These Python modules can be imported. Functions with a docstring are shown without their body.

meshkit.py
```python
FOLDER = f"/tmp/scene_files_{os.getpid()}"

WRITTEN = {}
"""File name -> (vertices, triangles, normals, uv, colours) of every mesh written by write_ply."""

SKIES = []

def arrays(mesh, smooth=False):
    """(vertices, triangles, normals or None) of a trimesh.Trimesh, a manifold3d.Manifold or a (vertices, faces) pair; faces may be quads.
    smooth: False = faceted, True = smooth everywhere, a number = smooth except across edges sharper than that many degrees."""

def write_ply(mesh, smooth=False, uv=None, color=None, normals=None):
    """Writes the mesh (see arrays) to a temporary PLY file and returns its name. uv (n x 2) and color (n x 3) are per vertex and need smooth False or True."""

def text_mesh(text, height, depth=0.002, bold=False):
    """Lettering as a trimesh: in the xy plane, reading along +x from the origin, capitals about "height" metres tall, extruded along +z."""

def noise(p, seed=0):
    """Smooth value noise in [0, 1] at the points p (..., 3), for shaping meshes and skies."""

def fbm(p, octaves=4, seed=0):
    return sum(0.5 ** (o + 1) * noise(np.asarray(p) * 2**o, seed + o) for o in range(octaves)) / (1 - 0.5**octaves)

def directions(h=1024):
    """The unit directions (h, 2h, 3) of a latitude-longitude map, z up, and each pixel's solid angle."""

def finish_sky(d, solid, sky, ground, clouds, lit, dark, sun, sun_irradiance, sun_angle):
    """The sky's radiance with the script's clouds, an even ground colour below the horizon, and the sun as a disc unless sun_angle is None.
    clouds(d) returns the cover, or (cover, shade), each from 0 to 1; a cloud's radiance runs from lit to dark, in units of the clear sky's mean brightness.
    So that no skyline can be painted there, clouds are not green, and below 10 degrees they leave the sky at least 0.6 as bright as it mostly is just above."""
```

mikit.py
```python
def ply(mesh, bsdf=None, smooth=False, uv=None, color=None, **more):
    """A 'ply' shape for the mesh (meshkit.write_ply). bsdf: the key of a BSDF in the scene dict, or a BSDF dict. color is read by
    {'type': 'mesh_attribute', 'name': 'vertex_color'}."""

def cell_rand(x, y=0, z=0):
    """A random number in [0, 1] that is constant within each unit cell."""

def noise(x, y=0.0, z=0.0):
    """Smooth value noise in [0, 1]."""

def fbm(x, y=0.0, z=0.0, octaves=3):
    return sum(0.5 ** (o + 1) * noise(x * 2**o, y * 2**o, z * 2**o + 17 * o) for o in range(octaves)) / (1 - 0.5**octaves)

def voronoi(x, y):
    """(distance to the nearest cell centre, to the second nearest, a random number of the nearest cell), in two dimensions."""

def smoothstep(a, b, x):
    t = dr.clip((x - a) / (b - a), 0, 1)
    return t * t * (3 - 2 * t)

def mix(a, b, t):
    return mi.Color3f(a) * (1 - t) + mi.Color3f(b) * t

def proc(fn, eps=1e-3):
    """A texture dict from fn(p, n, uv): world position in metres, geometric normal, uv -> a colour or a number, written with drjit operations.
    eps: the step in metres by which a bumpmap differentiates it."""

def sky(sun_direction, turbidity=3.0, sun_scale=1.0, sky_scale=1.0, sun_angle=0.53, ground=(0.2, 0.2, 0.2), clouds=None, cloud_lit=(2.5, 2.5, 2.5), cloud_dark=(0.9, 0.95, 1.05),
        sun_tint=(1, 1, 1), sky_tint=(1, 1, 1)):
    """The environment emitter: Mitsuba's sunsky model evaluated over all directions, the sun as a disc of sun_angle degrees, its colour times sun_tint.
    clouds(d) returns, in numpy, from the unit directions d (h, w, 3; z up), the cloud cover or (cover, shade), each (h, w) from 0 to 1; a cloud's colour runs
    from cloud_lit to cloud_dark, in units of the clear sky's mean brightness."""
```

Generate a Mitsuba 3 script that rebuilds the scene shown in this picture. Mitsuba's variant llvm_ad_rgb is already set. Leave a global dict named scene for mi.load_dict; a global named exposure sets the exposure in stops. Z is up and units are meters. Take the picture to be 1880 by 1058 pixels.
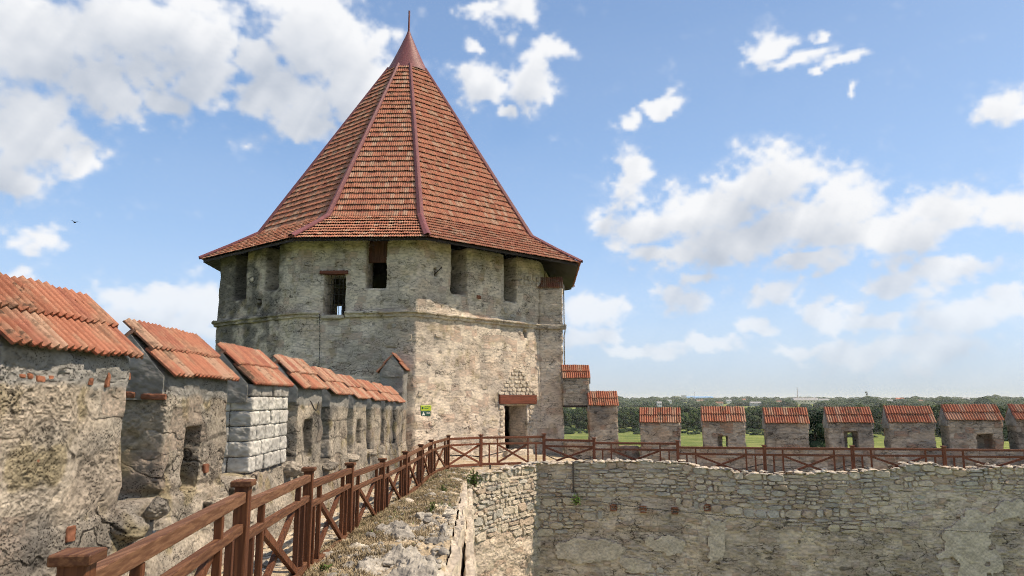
import math
import numpy as np, trimesh, manifold3d as m3, mitsuba as mi, drjit as dr, mikit, meshkit
from shapely.geometry import Polygon, Point
import shapely
from mikit import proc, noise, fbm, cell_rand, smoothstep, mix

T = mi.ScalarTransform4f
scene, labels = {}, {}
rng = np.random.default_rng(11)

# ------------------------------------------------------------------ camera, sky, exposure
exposure = 2.08
TILT = math.radians(8.934)
HAZE = 1.1e-4
scene['air'] = {'type': 'homogeneous', 'albedo': {'type': 'rgb', 'value': [0.92, 0.95, 0.98]}, 'sigma_t': HAZE}
scene['camera'] = {'medium': {'type': 'ref', 'id': 'air'}, 'type': 'perspective', 'fov': 71.573, 'fov_axis': 'x', 'near_clip': 0.05, 'far_clip': 30000.0,
                   'to_world': T().look_at(origin=[0, 0, 0], target=[0, math.cos(TILT), math.sin(TILT)], up=[0, 0, 1])}
SUN_AZ, SUN_EL = math.radians(-2.0), math.radians(53.0)
SUN = [math.cos(SUN_AZ) * math.cos(SUN_EL), math.sin(SUN_AZ) * math.cos(SUN_EL), math.sin(SUN_EL)]

# cumulus banks: azimuth (from straight ahead, positive to the right), elevation, half width, half height, all in degrees
CUMULUS = [
    (-35.9, 23.9, 5.3, 3.7), (-30.6, 25.2, 5.9, 3.3), (-25.9, 26.2, 4.2, 4.0), (-24.3, 23.2, 2.3, 2.3), (-32.0, 21.3, 2.0, 2.3), (-30.4, 20.6, 1.9, 1.3),
    (-35.6, 18.1, 3.4, 3.8), (-32.8, 16.4, 0.9, 1.5), (-36.2, 14.7, 2.7, 1.2), (-26.6, 21.2, 2.2, 1.1), (-16.0, 27.0, 5.6, 3.6), (-18.8, 23.2, 4.0, 2.9),
    (-13.5, 24.5, 3.3, 3.8), (-16.8, 20.8, 3.8, 1.2), (-17.5, 29.5, 4.7, 1.5), (-21.0, 25.2, 2.0, 2.3), (0.2, 30.1, 2.6, 1.7), (-2.3, 24.9, 2.9, 1.4),
    (1.2, 25.1, 2.3, 2.1), (-0.5, 22.8, 0.7, 0.6), (3.3, 27.1, 2.6, 0.9), (-2.8, 30.5, 1.7, 0.5), (-3.3, 27.7, 0.9, 0.6), (20.7, 26.5, 1.9, 1.1),
    (23.3, 25.3, 2.4, 0.7), (26.6, 24.4, 1.4, 0.6), (25.2, 26.7, 0.9, 0.4), (24.5, 23.8, 0.5, 0.3), (27.1, 21.9, 0.3, 0.3), (10.1, 22.3, 1.5, 0.8),
    (12.5, 22.9, 1.7, 0.6), (36.1, 19.2, 1.8, 0.9), (9.7, 17.8, 1.6, 1.9), (20.9, 16.3, 4.0, 2.4), (15.9, 14.7, 4.6, 2.1), (10.7, 13.9, 3.5, 1.7),
    (25.6, 14.2, 3.1, 2.4), (19.9, 12.5, 7.9, 1.9), (13.6, 11.7, 4.2, 0.9), (27.4, 11.4, 4.6, 1.8), (32.3, 13.0, 3.9, 1.6), (36.0, 12.6, 2.4, 1.6),
    (30.8, 11.1, 2.0, 1.3), (23.6, 9.9, 3.8, 0.6), (31.9, 8.7, 3.7, 1.0), (28.9, 8.3, 1.7, 0.8), (13.5, 7.4, 2.7, 0.9), (12.5, 8.0, 1.3, 0.9),
    (14.8, 9.3, 1.7, 0.5), (21.0, 7.9, 1.7, 1.1), (24.5, 6.3, 1.5, 1.3), (27.0, 5.6, 2.5, 0.7), (32.6, 5.3, 3.4, 1.5), (35.1, 5.7, 1.5, 1.4),
    (6.6, 6.9, 3.3, 1.4), (6.6, 4.7, 2.8, 0.8), (15.4, 4.3, 3.3, 0.6), (18.7, 5.3, 1.6, 0.5), (22.5, 3.8, 3.4, 0.6), (28.5, 3.2, 6.8, 1.1),
    (10.4, 3.6, 3.8, 0.6), (-34.6, 10.6, 2.1, 0.9), (-35.5, 8.3, 1.3, 0.8), (-27.1, 6.9, 3.9, 1.3), (-23.8, 6.9, 2.2, 1.8), (-25.5, 5.1, 5.7, 1.4)]


def clouds(d):
    az = np.degrees(np.arctan2(d[..., 0], d[..., 1]))
    el = np.degrees(np.arcsin(np.clip(d[..., 2], -1, 1)))
    wa, we = meshkit.fbm(d * 16, 4, 3) - 0.5, meshkit.fbm(d * 16, 4, 9) - 0.5
    wb, wc = meshkit.fbm(d * 62, 4, 13) - 0.5, meshkit.fbm(d * 62, 4, 19) - 0.5
    x, y = az + 3.4 * wa + 1.3 * wb, el + 2.6 * we + 1.1 * wc
    field = np.full(az.shape, -2.0)
    for a, e, ra, re in CUMULUS:
        near = (np.abs(az - a) < ra * 2 + 3) & (np.abs(el - e) < re * 2 + 3)
        r = 1.5 * (1 - np.sqrt(((x[near] - a) / (ra * 1.15)) ** 2 + ((y[near] - e) / (re * 1.18)) ** 2))
        field[near] = np.maximum(field[near], np.maximum(r, -1.0))
    # elsewhere: fair-weather cumulus scattered as in the part of the sky that is in view
    flat = d / np.maximum(d[..., 2:], 0.08)
    scattered = (meshkit.fbm(np.stack([flat[..., 0], flat[..., 1], 0 * az], -1) * 1.1, 5, 21) - 0.52) * 9
    outside = np.clip(np.maximum((np.abs(az) - 41) / 6, (el - 34) / 5), 0, 1)
    field = np.where(outside > 0, np.maximum(field * (1 - outside) - outside, scattered * outside - (1 - outside)), field)
    detail = meshkit.fbm(d * 34, 6, 5) - 0.5
    fine = meshkit.fbm(d * 95, 4, 8) - 0.5
    puff = np.abs(meshkit.fbm(d * 26, 5, 31) - 0.5) * 2
    t = np.clip((field * 1.1 + (2.5 * detail + 1.6 * fine) * (1 - 0.5 * np.clip(field, 0, 1)) - 0.6 * puff + 0.20) / 0.95, 0, 1)
    low = np.clip((11 - el) / 9, 0, 1)
    cover = (t * t * (3 - 2 * t)) ** 0.85 * (1 - 0.45 * low)
    wisp = np.clip((field + 3.2 * detail + 1.8 * fine + 0.5) / 1.7, 0, 1) ** 1.5 * 0.6      # torn thin edges
    cover = np.maximum(cover, wisp * (1 - 0.3 * low))
    veil = 0.12 * low * np.clip(0.4 + 2.2 * (meshkit.fbm(d * np.array([6, 6, 26]), 4, 77) - 0.4), 0, 1)
    cover = np.maximum(cover, veil)
    thin = 0.06 + 0.06 * (meshkit.fbm(d * np.array([5, 5, 14]), 4, 91) - 0.5)      # thin high haze
    cover = cover + (1 - cover) * thin
    above = np.zeros_like(cover)
    for k in range(1, 14):
        above += np.roll(np.roll(t, 2 * k, 0), k, 1) * 0.35
    bill = meshkit.fbm(d * 22, 5, 55) - 0.5
    s = np.clip((above - 1.1 + 4.8 * bill) / 4.4, 0, 1)
    # the air near the horizon is a dull pale blue
    hz = 0.80 * np.exp(-np.maximum(el, 0) / 7.0)
    out = cover + (1 - cover) * hz
    s = (s * 0.95 * cover + 1.0 * (1 - cover) * hz) / np.maximum(out, 1e-6)
    return out, s


scene['sky'] = mikit.sky(SUN, turbidity=3.2, sky_scale=1.2, sun_scale=0.95, clouds=clouds, cloud_lit=(2.0, 2.02, 2.06), cloud_dark=(1.08, 1.2, 1.4), ground=(0.16, 0.16, 0.13), sky_tint=(0.98, 1.01, 1.02))
labels['sky'] = {'label': 'blue summer sky with white cumulus clouds', 'kind': 'structure'}

# ------------------------------------------------------------------ numpy twins of the shader noise
O6 = 1000000.0


def nnoise(x, y=0.0, z=0.0):
    return meshkit.noise(np.stack(np.broadcast_arrays(x, y, z), -1).astype(float) + O6)


def nrand(x, y=0, z=0):
    x, y, z = (np.asarray(np.floor(v), np.int64) + 1000000 for v in np.broadcast_arrays(np.asarray(x, float), y, z))
    h = (x * 374761393 + y * 668265263 + z * 2147483647) & 0xFFFFFFFF
    h = ((h ^ (h >> 13)) * 1274126177) & 0xFFFFFFFF
    return ((h ^ (h >> 16)) & 0xFFFFFF) / 16777215.0


def nfbm(p, f, o=4, seed=0):
    return meshkit.fbm(np.asarray(p) * f, o, seed) - 0.5


def nstep(a, b, x):
    t = np.clip((x - a) / (b - a), 0, 1)
    return t * t * (3 - 2 * t)


def block(u, z, h, w, jw, N, C, fl, mn, st):
    """Irregular courses of blocks on a wall: (random number of the block, 0 in the joint to 1 on the block)."""
    zz = z / h + 0.9 * (N(u * 0.9, z * 0.7, 3.0) - 0.5)
    r = fl(zz)
    uu = u / w * (0.65 + 0.7 * C(r, 5)) + 10 * C(r, 7) + 0.5 * (N(u * 1.9 + 5, z * 1.9, 8.0) - 0.5)
    c = fl(uu)
    d = mn(mn(zz - r, r + 1 - zz) * h, mn(uu - c, c + 1 - uu) * w)
    return C(c, r, 3), st(jw * 0.25, jw, d + 0.02 * (N(u * 9, z * 9, 2.0) - 0.5))


def block_np(u, z, h, w, jw):
    return block(u, z, h, w, jw, nnoise, nrand, np.floor, np.minimum, nstep)


def block_dr(u, z, h, w, jw):
    return block(u, z, h, w, jw, noise, cell_rand, dr.floor, dr.minimum, smoothstep)


# ------------------------------------------------------------------ materials
def diffuse(fn):
    return {'type': 'diffuse', 'reflectance': proc(fn)}


def bumped(col, hfn, scale, eps=0.004):
    return {'type': 'bumpmap', 'arbitrary': proc(hfn, eps), 'scale': scale, 'bsdf': diffuse(col)}


TC = (-5.64, 36.18)      # the tower's axis


def u_along(p):
    return p.y


def u_across(p):
    return p.x


def u_tower(p):
    return dr.atan2(p.x - TC[0], TC[1] - p.y) * 8.4


def masonry(key, u_of, h, w, A, B, G, jw=0.03, jd=0.45, stain=0.8, red=0.0, pore=0.5, bump=0.03, fine=1.0, moss=0.0, crust=None, crack=0.0, top=None, lay=1.75, con=1.05):
    def col(p, n, uv):
        u = u_of(p)
        rnd, j = block_dr(u, p.z, h, w, jw)
        a = fbm(p.x * 0.5 + 3, p.y * 0.5, p.z * 0.6, 3)
        b = fbm(p.x * 2.3, p.y * 2.3, p.z * 2.8, 3)
        c = fbm(p.x * 15 * fine, p.y * 15 * fine, p.z * 15 * lay * fine, 3)
        s = fbm(u * 1.3, p.z * 0.3, 5.0, 3)
        q = noise(p.x * 46 * fine, p.y * 46 * fine, p.z * 40 * fine)
        k = mix(A, B, smoothstep(0.3, 0.7, 0.6 * b + 0.4 * rnd))
        if red:
            k = mix(k, (0.30, 0.125, 0.065), red * smoothstep(0.80, 0.86, rnd) * smoothstep(0.3, 0.5, c))
            k = mix(k, (0.36, 0.23, 0.14), red * 0.8 * smoothstep(0.52, 0.68, fbm(p.x * 1.1 + 9, p.y * 1.1, p.z * 1.4, 3)))
        f = smoothstep(0.44, 0.64, 0.45 * a + 0.35 * s + 0.2 * b)
        k = mix(k, G, f * stain)
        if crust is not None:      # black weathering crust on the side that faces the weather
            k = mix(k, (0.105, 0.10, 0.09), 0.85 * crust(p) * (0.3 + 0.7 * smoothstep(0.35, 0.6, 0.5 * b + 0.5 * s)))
        if moss:
            k = mix(k, (0.20, 0.16, 0.055), moss * smoothstep(0.58, 0.70, fbm(p.x * 3.1, p.y * 3.1 + 7, p.z * 2.1, 3)))
        k = k * dr.maximum(1.02 - 0.5 * con + con * c, 0.15)
        m = smoothstep(0.42, 0.58, fbm(p.x * 0.8 + 4, p.y * 0.8, p.z * 0.8, 3))
        k = k * (1 - jd * (1 - j) * (0.25 + 0.75 * m))
        # cracks and small holes
        g = fbm(p.x * 1.5, p.y * 1.5 + 20, p.z * 2.2, 4)
        k = k * (1 - crack * (1 - smoothstep(0.003, 0.016, dr.abs(g - 0.5))) * smoothstep(0.45, 0.6, b))
        k = k * (1 - 0.8 * crack * smoothstep(0.87, 0.92, noise(p.x * 5 * fine, p.y * 5 * fine, p.z * 6 * fine)))
        if top is not None:
            k = mix(k, mi.Color3f(0.235, 0.23, 0.22) * (0.6 + 0.9 * c), top(p))
        return k * (1 - pore * smoothstep(0.62, 0.78, q) * smoothstep(0.42, 0.6, b))

    def hgt(p, n, uv):
        c = fbm(p.x * 15 * fine, p.y * 15 * fine, p.z * 15 * lay * fine, 3)
        q = noise(p.x * 46 * fine, p.y * 46 * fine, p.z * 40 * fine)
        r = smoothstep(0.35, 0.65, fbm(p.x * 2.1, p.y * 2.1, p.z * 2.1 + 11, 3))
        g = fbm(p.x * 1.5, p.y * 1.5 + 20, p.z * 2.2, 4)
        return (c - 0.35 * smoothstep(0.6, 0.8, q)) * (0.3 + 0.9 * r) + 0.5 * fbm(p.x * 5, p.y * 5, p.z * 6, 3) - 0.5 * crack * (1 - smoothstep(0.0, 0.018, dr.abs(g - 0.5)))
    scene[key] = bumped(col, hgt, bump)


masonry('merlon_stone', u_along, 0.42, 0.60, (0.37, 0.33, 0.275), (0.25, 0.228, 0.197), (0.105, 0.102, 0.098), jd=0.5, stain=0.9, pore=0.7, bump=0.038, moss=0.4, fine=1.9, crack=0.75, red=0.12, lay=1.1, con=1.4,
        top=lambda p: smoothstep(-0.02, 0.05, p.z - (0.19 - 0.0215 * p.y) + 0.16 * (fbm(p.x * 3, p.y * 3, p.z * 3, 3) - 0.5)))
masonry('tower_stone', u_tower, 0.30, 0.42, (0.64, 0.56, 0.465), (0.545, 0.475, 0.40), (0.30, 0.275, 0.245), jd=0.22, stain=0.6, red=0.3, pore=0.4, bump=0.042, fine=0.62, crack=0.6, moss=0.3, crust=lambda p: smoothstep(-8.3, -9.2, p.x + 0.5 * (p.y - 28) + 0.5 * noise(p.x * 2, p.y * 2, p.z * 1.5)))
masonry('curtain_stone', u_across, 0.22, 0.36, (0.42, 0.37, 0.305), (0.31, 0.275, 0.23), (0.17, 0.16, 0.15), jd=0.3, stain=0.8, red=0.42, pore=0.4, bump=0.06, fine=0.6, crack=0.6)
masonry('bailey_core', u_across, 0.19, 0.33, (0.60, 0.515, 0.425), (0.48, 0.41, 0.34), (0.29, 0.25, 0.215), jd=0.2, stain=0.6, red=0.25, pore=0.4, bump=0.07, fine=0.6, crack=0.7)


def rubble(key, A, B):
    def col(p, n, uv):
        b = fbm(p.x * 3.3, p.y * 3.3, p.z * 4.5, 3)
        c = fbm(p.x * 17, p.y * 17, p.z * 17, 3)
        return mix(A, B, smoothstep(0.3, 0.7, b)) * (0.55 + 0.9 * c)
    scene[key] = bumped(col, lambda p, n, uv: fbm(p.x * 17, p.y * 17, p.z * 17, 3), 0.03)


rubble('rubble_tan', (0.54, 0.47, 0.385), (0.41, 0.36, 0.30))
rubble('rubble_grey', (0.46, 0.43, 0.385), (0.33, 0.31, 0.28))
rubble('rubble_pale', (0.54, 0.48, 0.39), (0.42, 0.37, 0.30))
rubble('rubble_brown', (0.46, 0.37, 0.295), (0.34, 0.28, 0.225))
rubble('bedrock', (0.36, 0.335, 0.295), (0.18, 0.17, 0.155))
rubble('white_block', (0.52, 0.51, 0.48), (0.36, 0.355, 0.34))
rubble('mortar_dark', (0.16, 0.15, 0.14), (0.10, 0.095, 0.09))
rubble('plaster_grey', (0.30, 0.29, 0.275), (0.20, 0.195, 0.185))
rubble('brick_red', (0.27, 0.12, 0.075), (0.19, 0.09, 0.06))
rubble('lime_patch', (0.54, 0.48, 0.405), (0.43, 0.38, 0.315))
RUB = ['rubble_tan', 'rubble_grey', 'rubble_pale', 'rubble_brown']


def tile_mat(key, A, lich):
    def col(p, n, uv):
        b = fbm(p.x * 5, p.y * 5, p.z * 5, 3)
        c = fbm(p.x * 26, p.y * 26, p.z * 26, 3)
        k = mi.Color3f(A) * (0.72 + 0.56 * c)
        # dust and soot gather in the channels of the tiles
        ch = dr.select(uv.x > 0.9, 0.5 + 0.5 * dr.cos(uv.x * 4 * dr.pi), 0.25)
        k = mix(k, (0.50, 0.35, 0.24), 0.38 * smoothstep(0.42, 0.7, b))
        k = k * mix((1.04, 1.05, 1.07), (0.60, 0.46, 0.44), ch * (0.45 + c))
        return mix(k, (0.085, 0.06, 0.045), lich * smoothstep(0.52, 0.66, 0.55 * b + 0.45 * c))
    scene[key] = diffuse(col)


TILES = ['tile_orange', 'tile_red', 'tile_buff', 'tile_dark']
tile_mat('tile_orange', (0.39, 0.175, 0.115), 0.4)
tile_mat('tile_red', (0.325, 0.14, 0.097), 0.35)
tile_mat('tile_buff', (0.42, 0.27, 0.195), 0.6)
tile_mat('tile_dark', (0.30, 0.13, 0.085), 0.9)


def wood(key, sx, sy, sz, A, B):
    def col(p, n, uv):
        g = fbm(p.x * sx, p.y * sy, p.z * sz, 3)
        f = noise(p.x * sx * 4, p.y * sy * 4, p.z * sz * 4)
        return mix(A, B, smoothstep(0.3, 0.7, g)) * (0.8 + 0.4 * f)
    scene[key] = {'type': 'principled', 'base_color': proc(col), 'roughness': 0.62, 'specular': 0.22}


wood('wood_upright', 60, 60, 2.5, (0.12, 0.047, 0.022), (0.06, 0.022, 0.010))
wood('wood_rail', 60, 2.0, 60, (0.128, 0.060, 0.031), (0.064, 0.027, 0.014))
wood('wood_rail_across', 2.0, 60, 60, (0.165, 0.062, 0.035), (0.11, 0.042, 0.024))
wood('wood_rail_faded', 60, 2.0, 60, (0.155, 0.080, 0.045), (0.088, 0.040, 0.021))
wood('wood_upright_dark', 60, 60, 2.5, (0.085, 0.034, 0.018), (0.05, 0.019, 0.01))
wood('wood_red', 60, 60, 2.5, (0.175, 0.062, 0.034), (0.10, 0.036, 0.02))
wood('lintel_timber', 2.0, 2.0, 30, (0.17, 0.055, 0.032), (0.10, 0.035, 0.022))
wood('dark_board', 3, 3, 3, (0.035, 0.024, 0.02), (0.02, 0.015, 0.012))


def metal_col(p, n, uv):
    return mi.Color3f(0.155, 0.055, 0.06) * (0.75 + 0.5 * fbm(p.x * 6, p.y * 6, p.z * 2, 3))


scene['flashing'] = {'type': 'principled', 'base_color': proc(metal_col), 'roughness': 0.55, 'specular': 0.3}
scene['iron'] = {'type': 'principled', 'base_color': {'type': 'rgb', 'value': [0.035, 0.03, 0.028]}, 'roughness': 0.6}
scene['rubber'] = {'type': 'roughplastic', 'diffuse_reflectance': {'type': 'rgb', 'value': [0.03, 0.032, 0.035]}, 'alpha': 0.3}
scene['grey_hose'] = {'type': 'roughplastic', 'diffuse_reflectance': {'type': 'rgb', 'value': [0.06, 0.07, 0.085]}, 'alpha': 0.3}
scene['sign_green'] = {'type': 'roughplastic', 'diffuse_reflectance': {'type': 'rgb', 'value': [0.40, 0.52, 0.03]}, 'alpha': 0.25}
scene['sign_dark'] = {'type': 'roughplastic', 'diffuse_reflectance': {'type': 'rgb', 'value': [0.02, 0.07, 0.05]}, 'alpha': 0.25}
scene['sign_white'] = {'type': 'roughplastic', 'diffuse_reflectance': {'type': 'rgb', 'value': [0.75, 0.75, 0.7]}, 'alpha': 0.3}


def soil_col(p, n, uv):
    a = fbm(p.x * 0.9, p.y * 0.9, p.z, 3)
    b = fbm(p.x * 4, p.y * 4, p.z * 4, 3)
    c = fbm(p.x * 24, p.y * 24, p.z * 24, 3)
    k = mix((0.47, 0.395, 0.295), (0.34, 0.27, 0.18), smoothstep(0.35, 0.65, 0.5 * a + 0.5 * b))
    k = mix(k, (0.50, 0.48, 0.43), smoothstep(0.52, 0.66, b) * 0.7)
    return k * (0.45 + 1.1 * c)


scene['soil'] = bumped(soil_col, lambda p, n, uv: fbm(p.x * 20, p.y * 20, p.z * 20, 3), 0.05)


def meadow_col(p, n, uv):
    a = fbm(p.x * 0.012, p.y * 0.03, 0.0, 3)
    b = fbm(p.x * 0.2, p.y * 0.35, 1.0, 3)
    k = mix((0.175, 0.215, 0.065), (0.125, 0.165, 0.055), smoothstep(0.35, 0.65, a))
    k = mix(k, (0.22, 0.215, 0.09), smoothstep(0.45, 0.7, b) * 0.5)
    return k * (0.7 + 0.6 * b)


scene['meadow'] = diffuse(meadow_col)


def leaf_mat(key, A, B, f):
    def col(p, n, uv):
        b = fbm(p.x * f, p.y * f, p.z * f, 3)
        return mix(A, B, smoothstep(0.3, 0.7, b)) * (0.7 + 0.6 * noise(p.x * f * 6, p.y * f * 6, p.z * f * 6))
    scene[key] = {'type': 'twosided', 'bsdf': diffuse(col)}


leaf_mat('leaf_forest', (0.020, 0.036, 0.021), (0.052, 0.068, 0.036), 0.12)
leaf_mat('leaf_mid', (0.032, 0.055, 0.022), (0.068, 0.092, 0.038), 0.12)
leaf_mat('leaf_olive', (0.045, 0.06, 0.026), (0.095, 0.11, 0.048), 0.12)
leaf_mat('leaf_fresh', (0.07, 0.13, 0.03), (0.11, 0.17, 0.045), 3.0)
leaf_mat('straw', (0.36, 0.295, 0.195), (0.24, 0.195, 0.125), 2.0)
for key, c in dict(bark=(0.09, 0.065, 0.045), wall_white=(0.72, 0.71, 0.68), wall_cream=(0.6, 0.54, 0.42), wall_grey=(0.42, 0.42, 0.42), roof_brown=(0.22, 0.13, 0.10), roof_red=(0.36, 0.12, 0.07),
                   roof_grey=(0.3, 0.3, 0.31), metal_blue=(0.16, 0.34, 0.62), pane_dark=(0.04, 0.05, 0.06), mast_red=(0.25, 0.12, 0.10), bird_black=(0.02, 0.02, 0.02)).items():
    scene[key] = {'type': 'diffuse', 'reflectance': {'type': 'rgb', 'value': list(c)}}

# ------------------------------------------------------------------ helpers
used = set()


def number(key):
    if key not in used:
        used.add(key)
        return key
    n = counts.get(key, 0)
    while True:
        n += 1
        k = f'{key}_{n:03d}'
        if k not in used:
            break
    counts[key] = n
    used.add(k)
    return k


counts = {}


def put(key, mesh, bsdf, smooth=False, **more):
    """One entry of the scene under the next free number of its key."""
    key = number(key)
    scene[key] = mikit.ply(mesh, bsdf, smooth, **more)
    return key


def put_copy(key, shape, M, bsdf=None):
    key = number(key)
    scene[key] = {**shape, 'to_world': T(M)}
    if bsdf:
        scene[key]['bsdf'] = {'type': 'ref', 'id': bsdf}
    return key


def tag(key, label=None, cat=None, group=None, kind=None):
    labels[key] = {k: v for k, v in dict(label=label, category=cat, group=group, kind=kind).items() if v}
    return key


class Bag:
    """Collects pieces that become one mesh."""
    def __init__(self):
        self.v, self.f, self.n = [], [], 0

    def add(self, v, f):
        v, f = np.asarray(v, float), np.asarray(f, int)
        if f.shape[1] == 4:
            f = np.vstack([f[:, [0, 1, 2]], f[:, [0, 2, 3]]])
        self.v.append(v)
        self.f.append(f + self.n)
        self.n += len(v)

    def mesh(self):
        return np.vstack(self.v), np.vstack(self.f)


def man(mesh):
    m = mesh.to_mesh()
    return np.array(m.vert_properties[:, :3], float), np.array(m.tri_verts, int)


def cbox(sx, sy, sz, c=0.006):
    """A box about the origin with chamfered edges: (vertices, triangles)."""
    p = []
    for kx, ky, kz in ((0, c, c), (c, 0, c), (c, c, 0)):
        for a in (-1, 1):
            for b in (-1, 1):
                for e in (-1, 1):
                    p.append((a * (sx / 2 - kx), b * (sy / 2 - ky), e * (sz / 2 - kz)))
    return man(m3.Manifold.hull_points(np.array(p)))


def frame(p, q, up=(0, 0, 1)):
    """Columns: across, along p to q, up; origin half way."""
    p, q = np.asarray(p, float), np.asarray(q, float)
    y = (q - p) / np.linalg.norm(q - p)
    x = np.cross(y, up)
    x /= np.linalg.norm(x)
    M = np.eye(4)
    M[:3, 0], M[:3, 1], M[:3, 2], M[:3, 3] = x, y, np.cross(x, y), (p + q) / 2
    return M


def beam(p, q, w, h, up=(0, 0, 1), c=0.006):
    M = frame(p, q, up)
    v, f = cbox(w, float(np.linalg.norm(np.subtract(q, p))), h, c)
    return v @ M[:3, :3].T + M[:3, 3], f


def tube(points, r, n=7):
    """A round tube along the points."""
    P = np.asarray(points, float)
    d = np.gradient(P, axis=0)
    d /= np.linalg.norm(d, axis=1, keepdims=True)
    ref = np.array([0.31, 0.22, 0.92]) if abs(d[:, 2]).max() < 0.9 else np.array([1.0, 0.1, 0.05])
    a = np.cross(d, ref)
    a /= np.linalg.norm(a, axis=1, keepdims=True)
    b = np.cross(d, a)
    t = np.arange(n) / n * 2 * np.pi
    r = np.broadcast_to(r, len(P))
    v = (P[:, None] + r[:, None, None] * (np.cos(t)[None, :, None] * a[:, None] + np.sin(t)[None, :, None] * b[:, None])).reshape(-1, 3)
    i, j = np.meshgrid(np.arange(len(P) - 1), np.arange(n), indexing='ij')
    k = (j + 1) % n
    f = np.stack([i * n + j, i * n + k, (i + 1) * n + k, (i + 1) * n + j], -1).reshape(-1, 4)
    caps = [[0, m + 1, m] for m in range(1, n - 1)] + [[(len(P) - 1) * n, (len(P) - 1) * n + m, (len(P) - 1) * n + m + 1] for m in range(1, n - 1)]
    return v, np.vstack([f[:, [0, 1, 2]], f[:, [0, 2, 3]], np.array(caps)])


def catmull(points, k=8):
    P = np.asarray(points, float)
    P = np.vstack([2 * P[0] - P[1], P, 2 * P[-1] - P[-2]])
    out = []
    for i in range(1, len(P) - 2):
        for t in np.arange(k) / k:
            a, b, c, d = P[i - 1:i + 3]
            out.append(0.5 * (2 * b + (c - a) * t + (2 * a - 5 * b + 4 * c - d) * t ** 2 + (3 * b - a - 3 * c + d) * t ** 3))
    return np.array(out + [P[-2]])


def box_man(x0, x1, y0, y1, z0, z1):
    return m3.Manifold.cube((x1 - x0, y1 - y0, z1 - z0)).translate((x0, y0, z0))


def prism(poly, z0, z1):
    return m3.CrossSection([np.asarray(poly, float)], m3.FillRule.NonZero).extrude(z1 - z0).translate((0, 0, z0))


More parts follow.
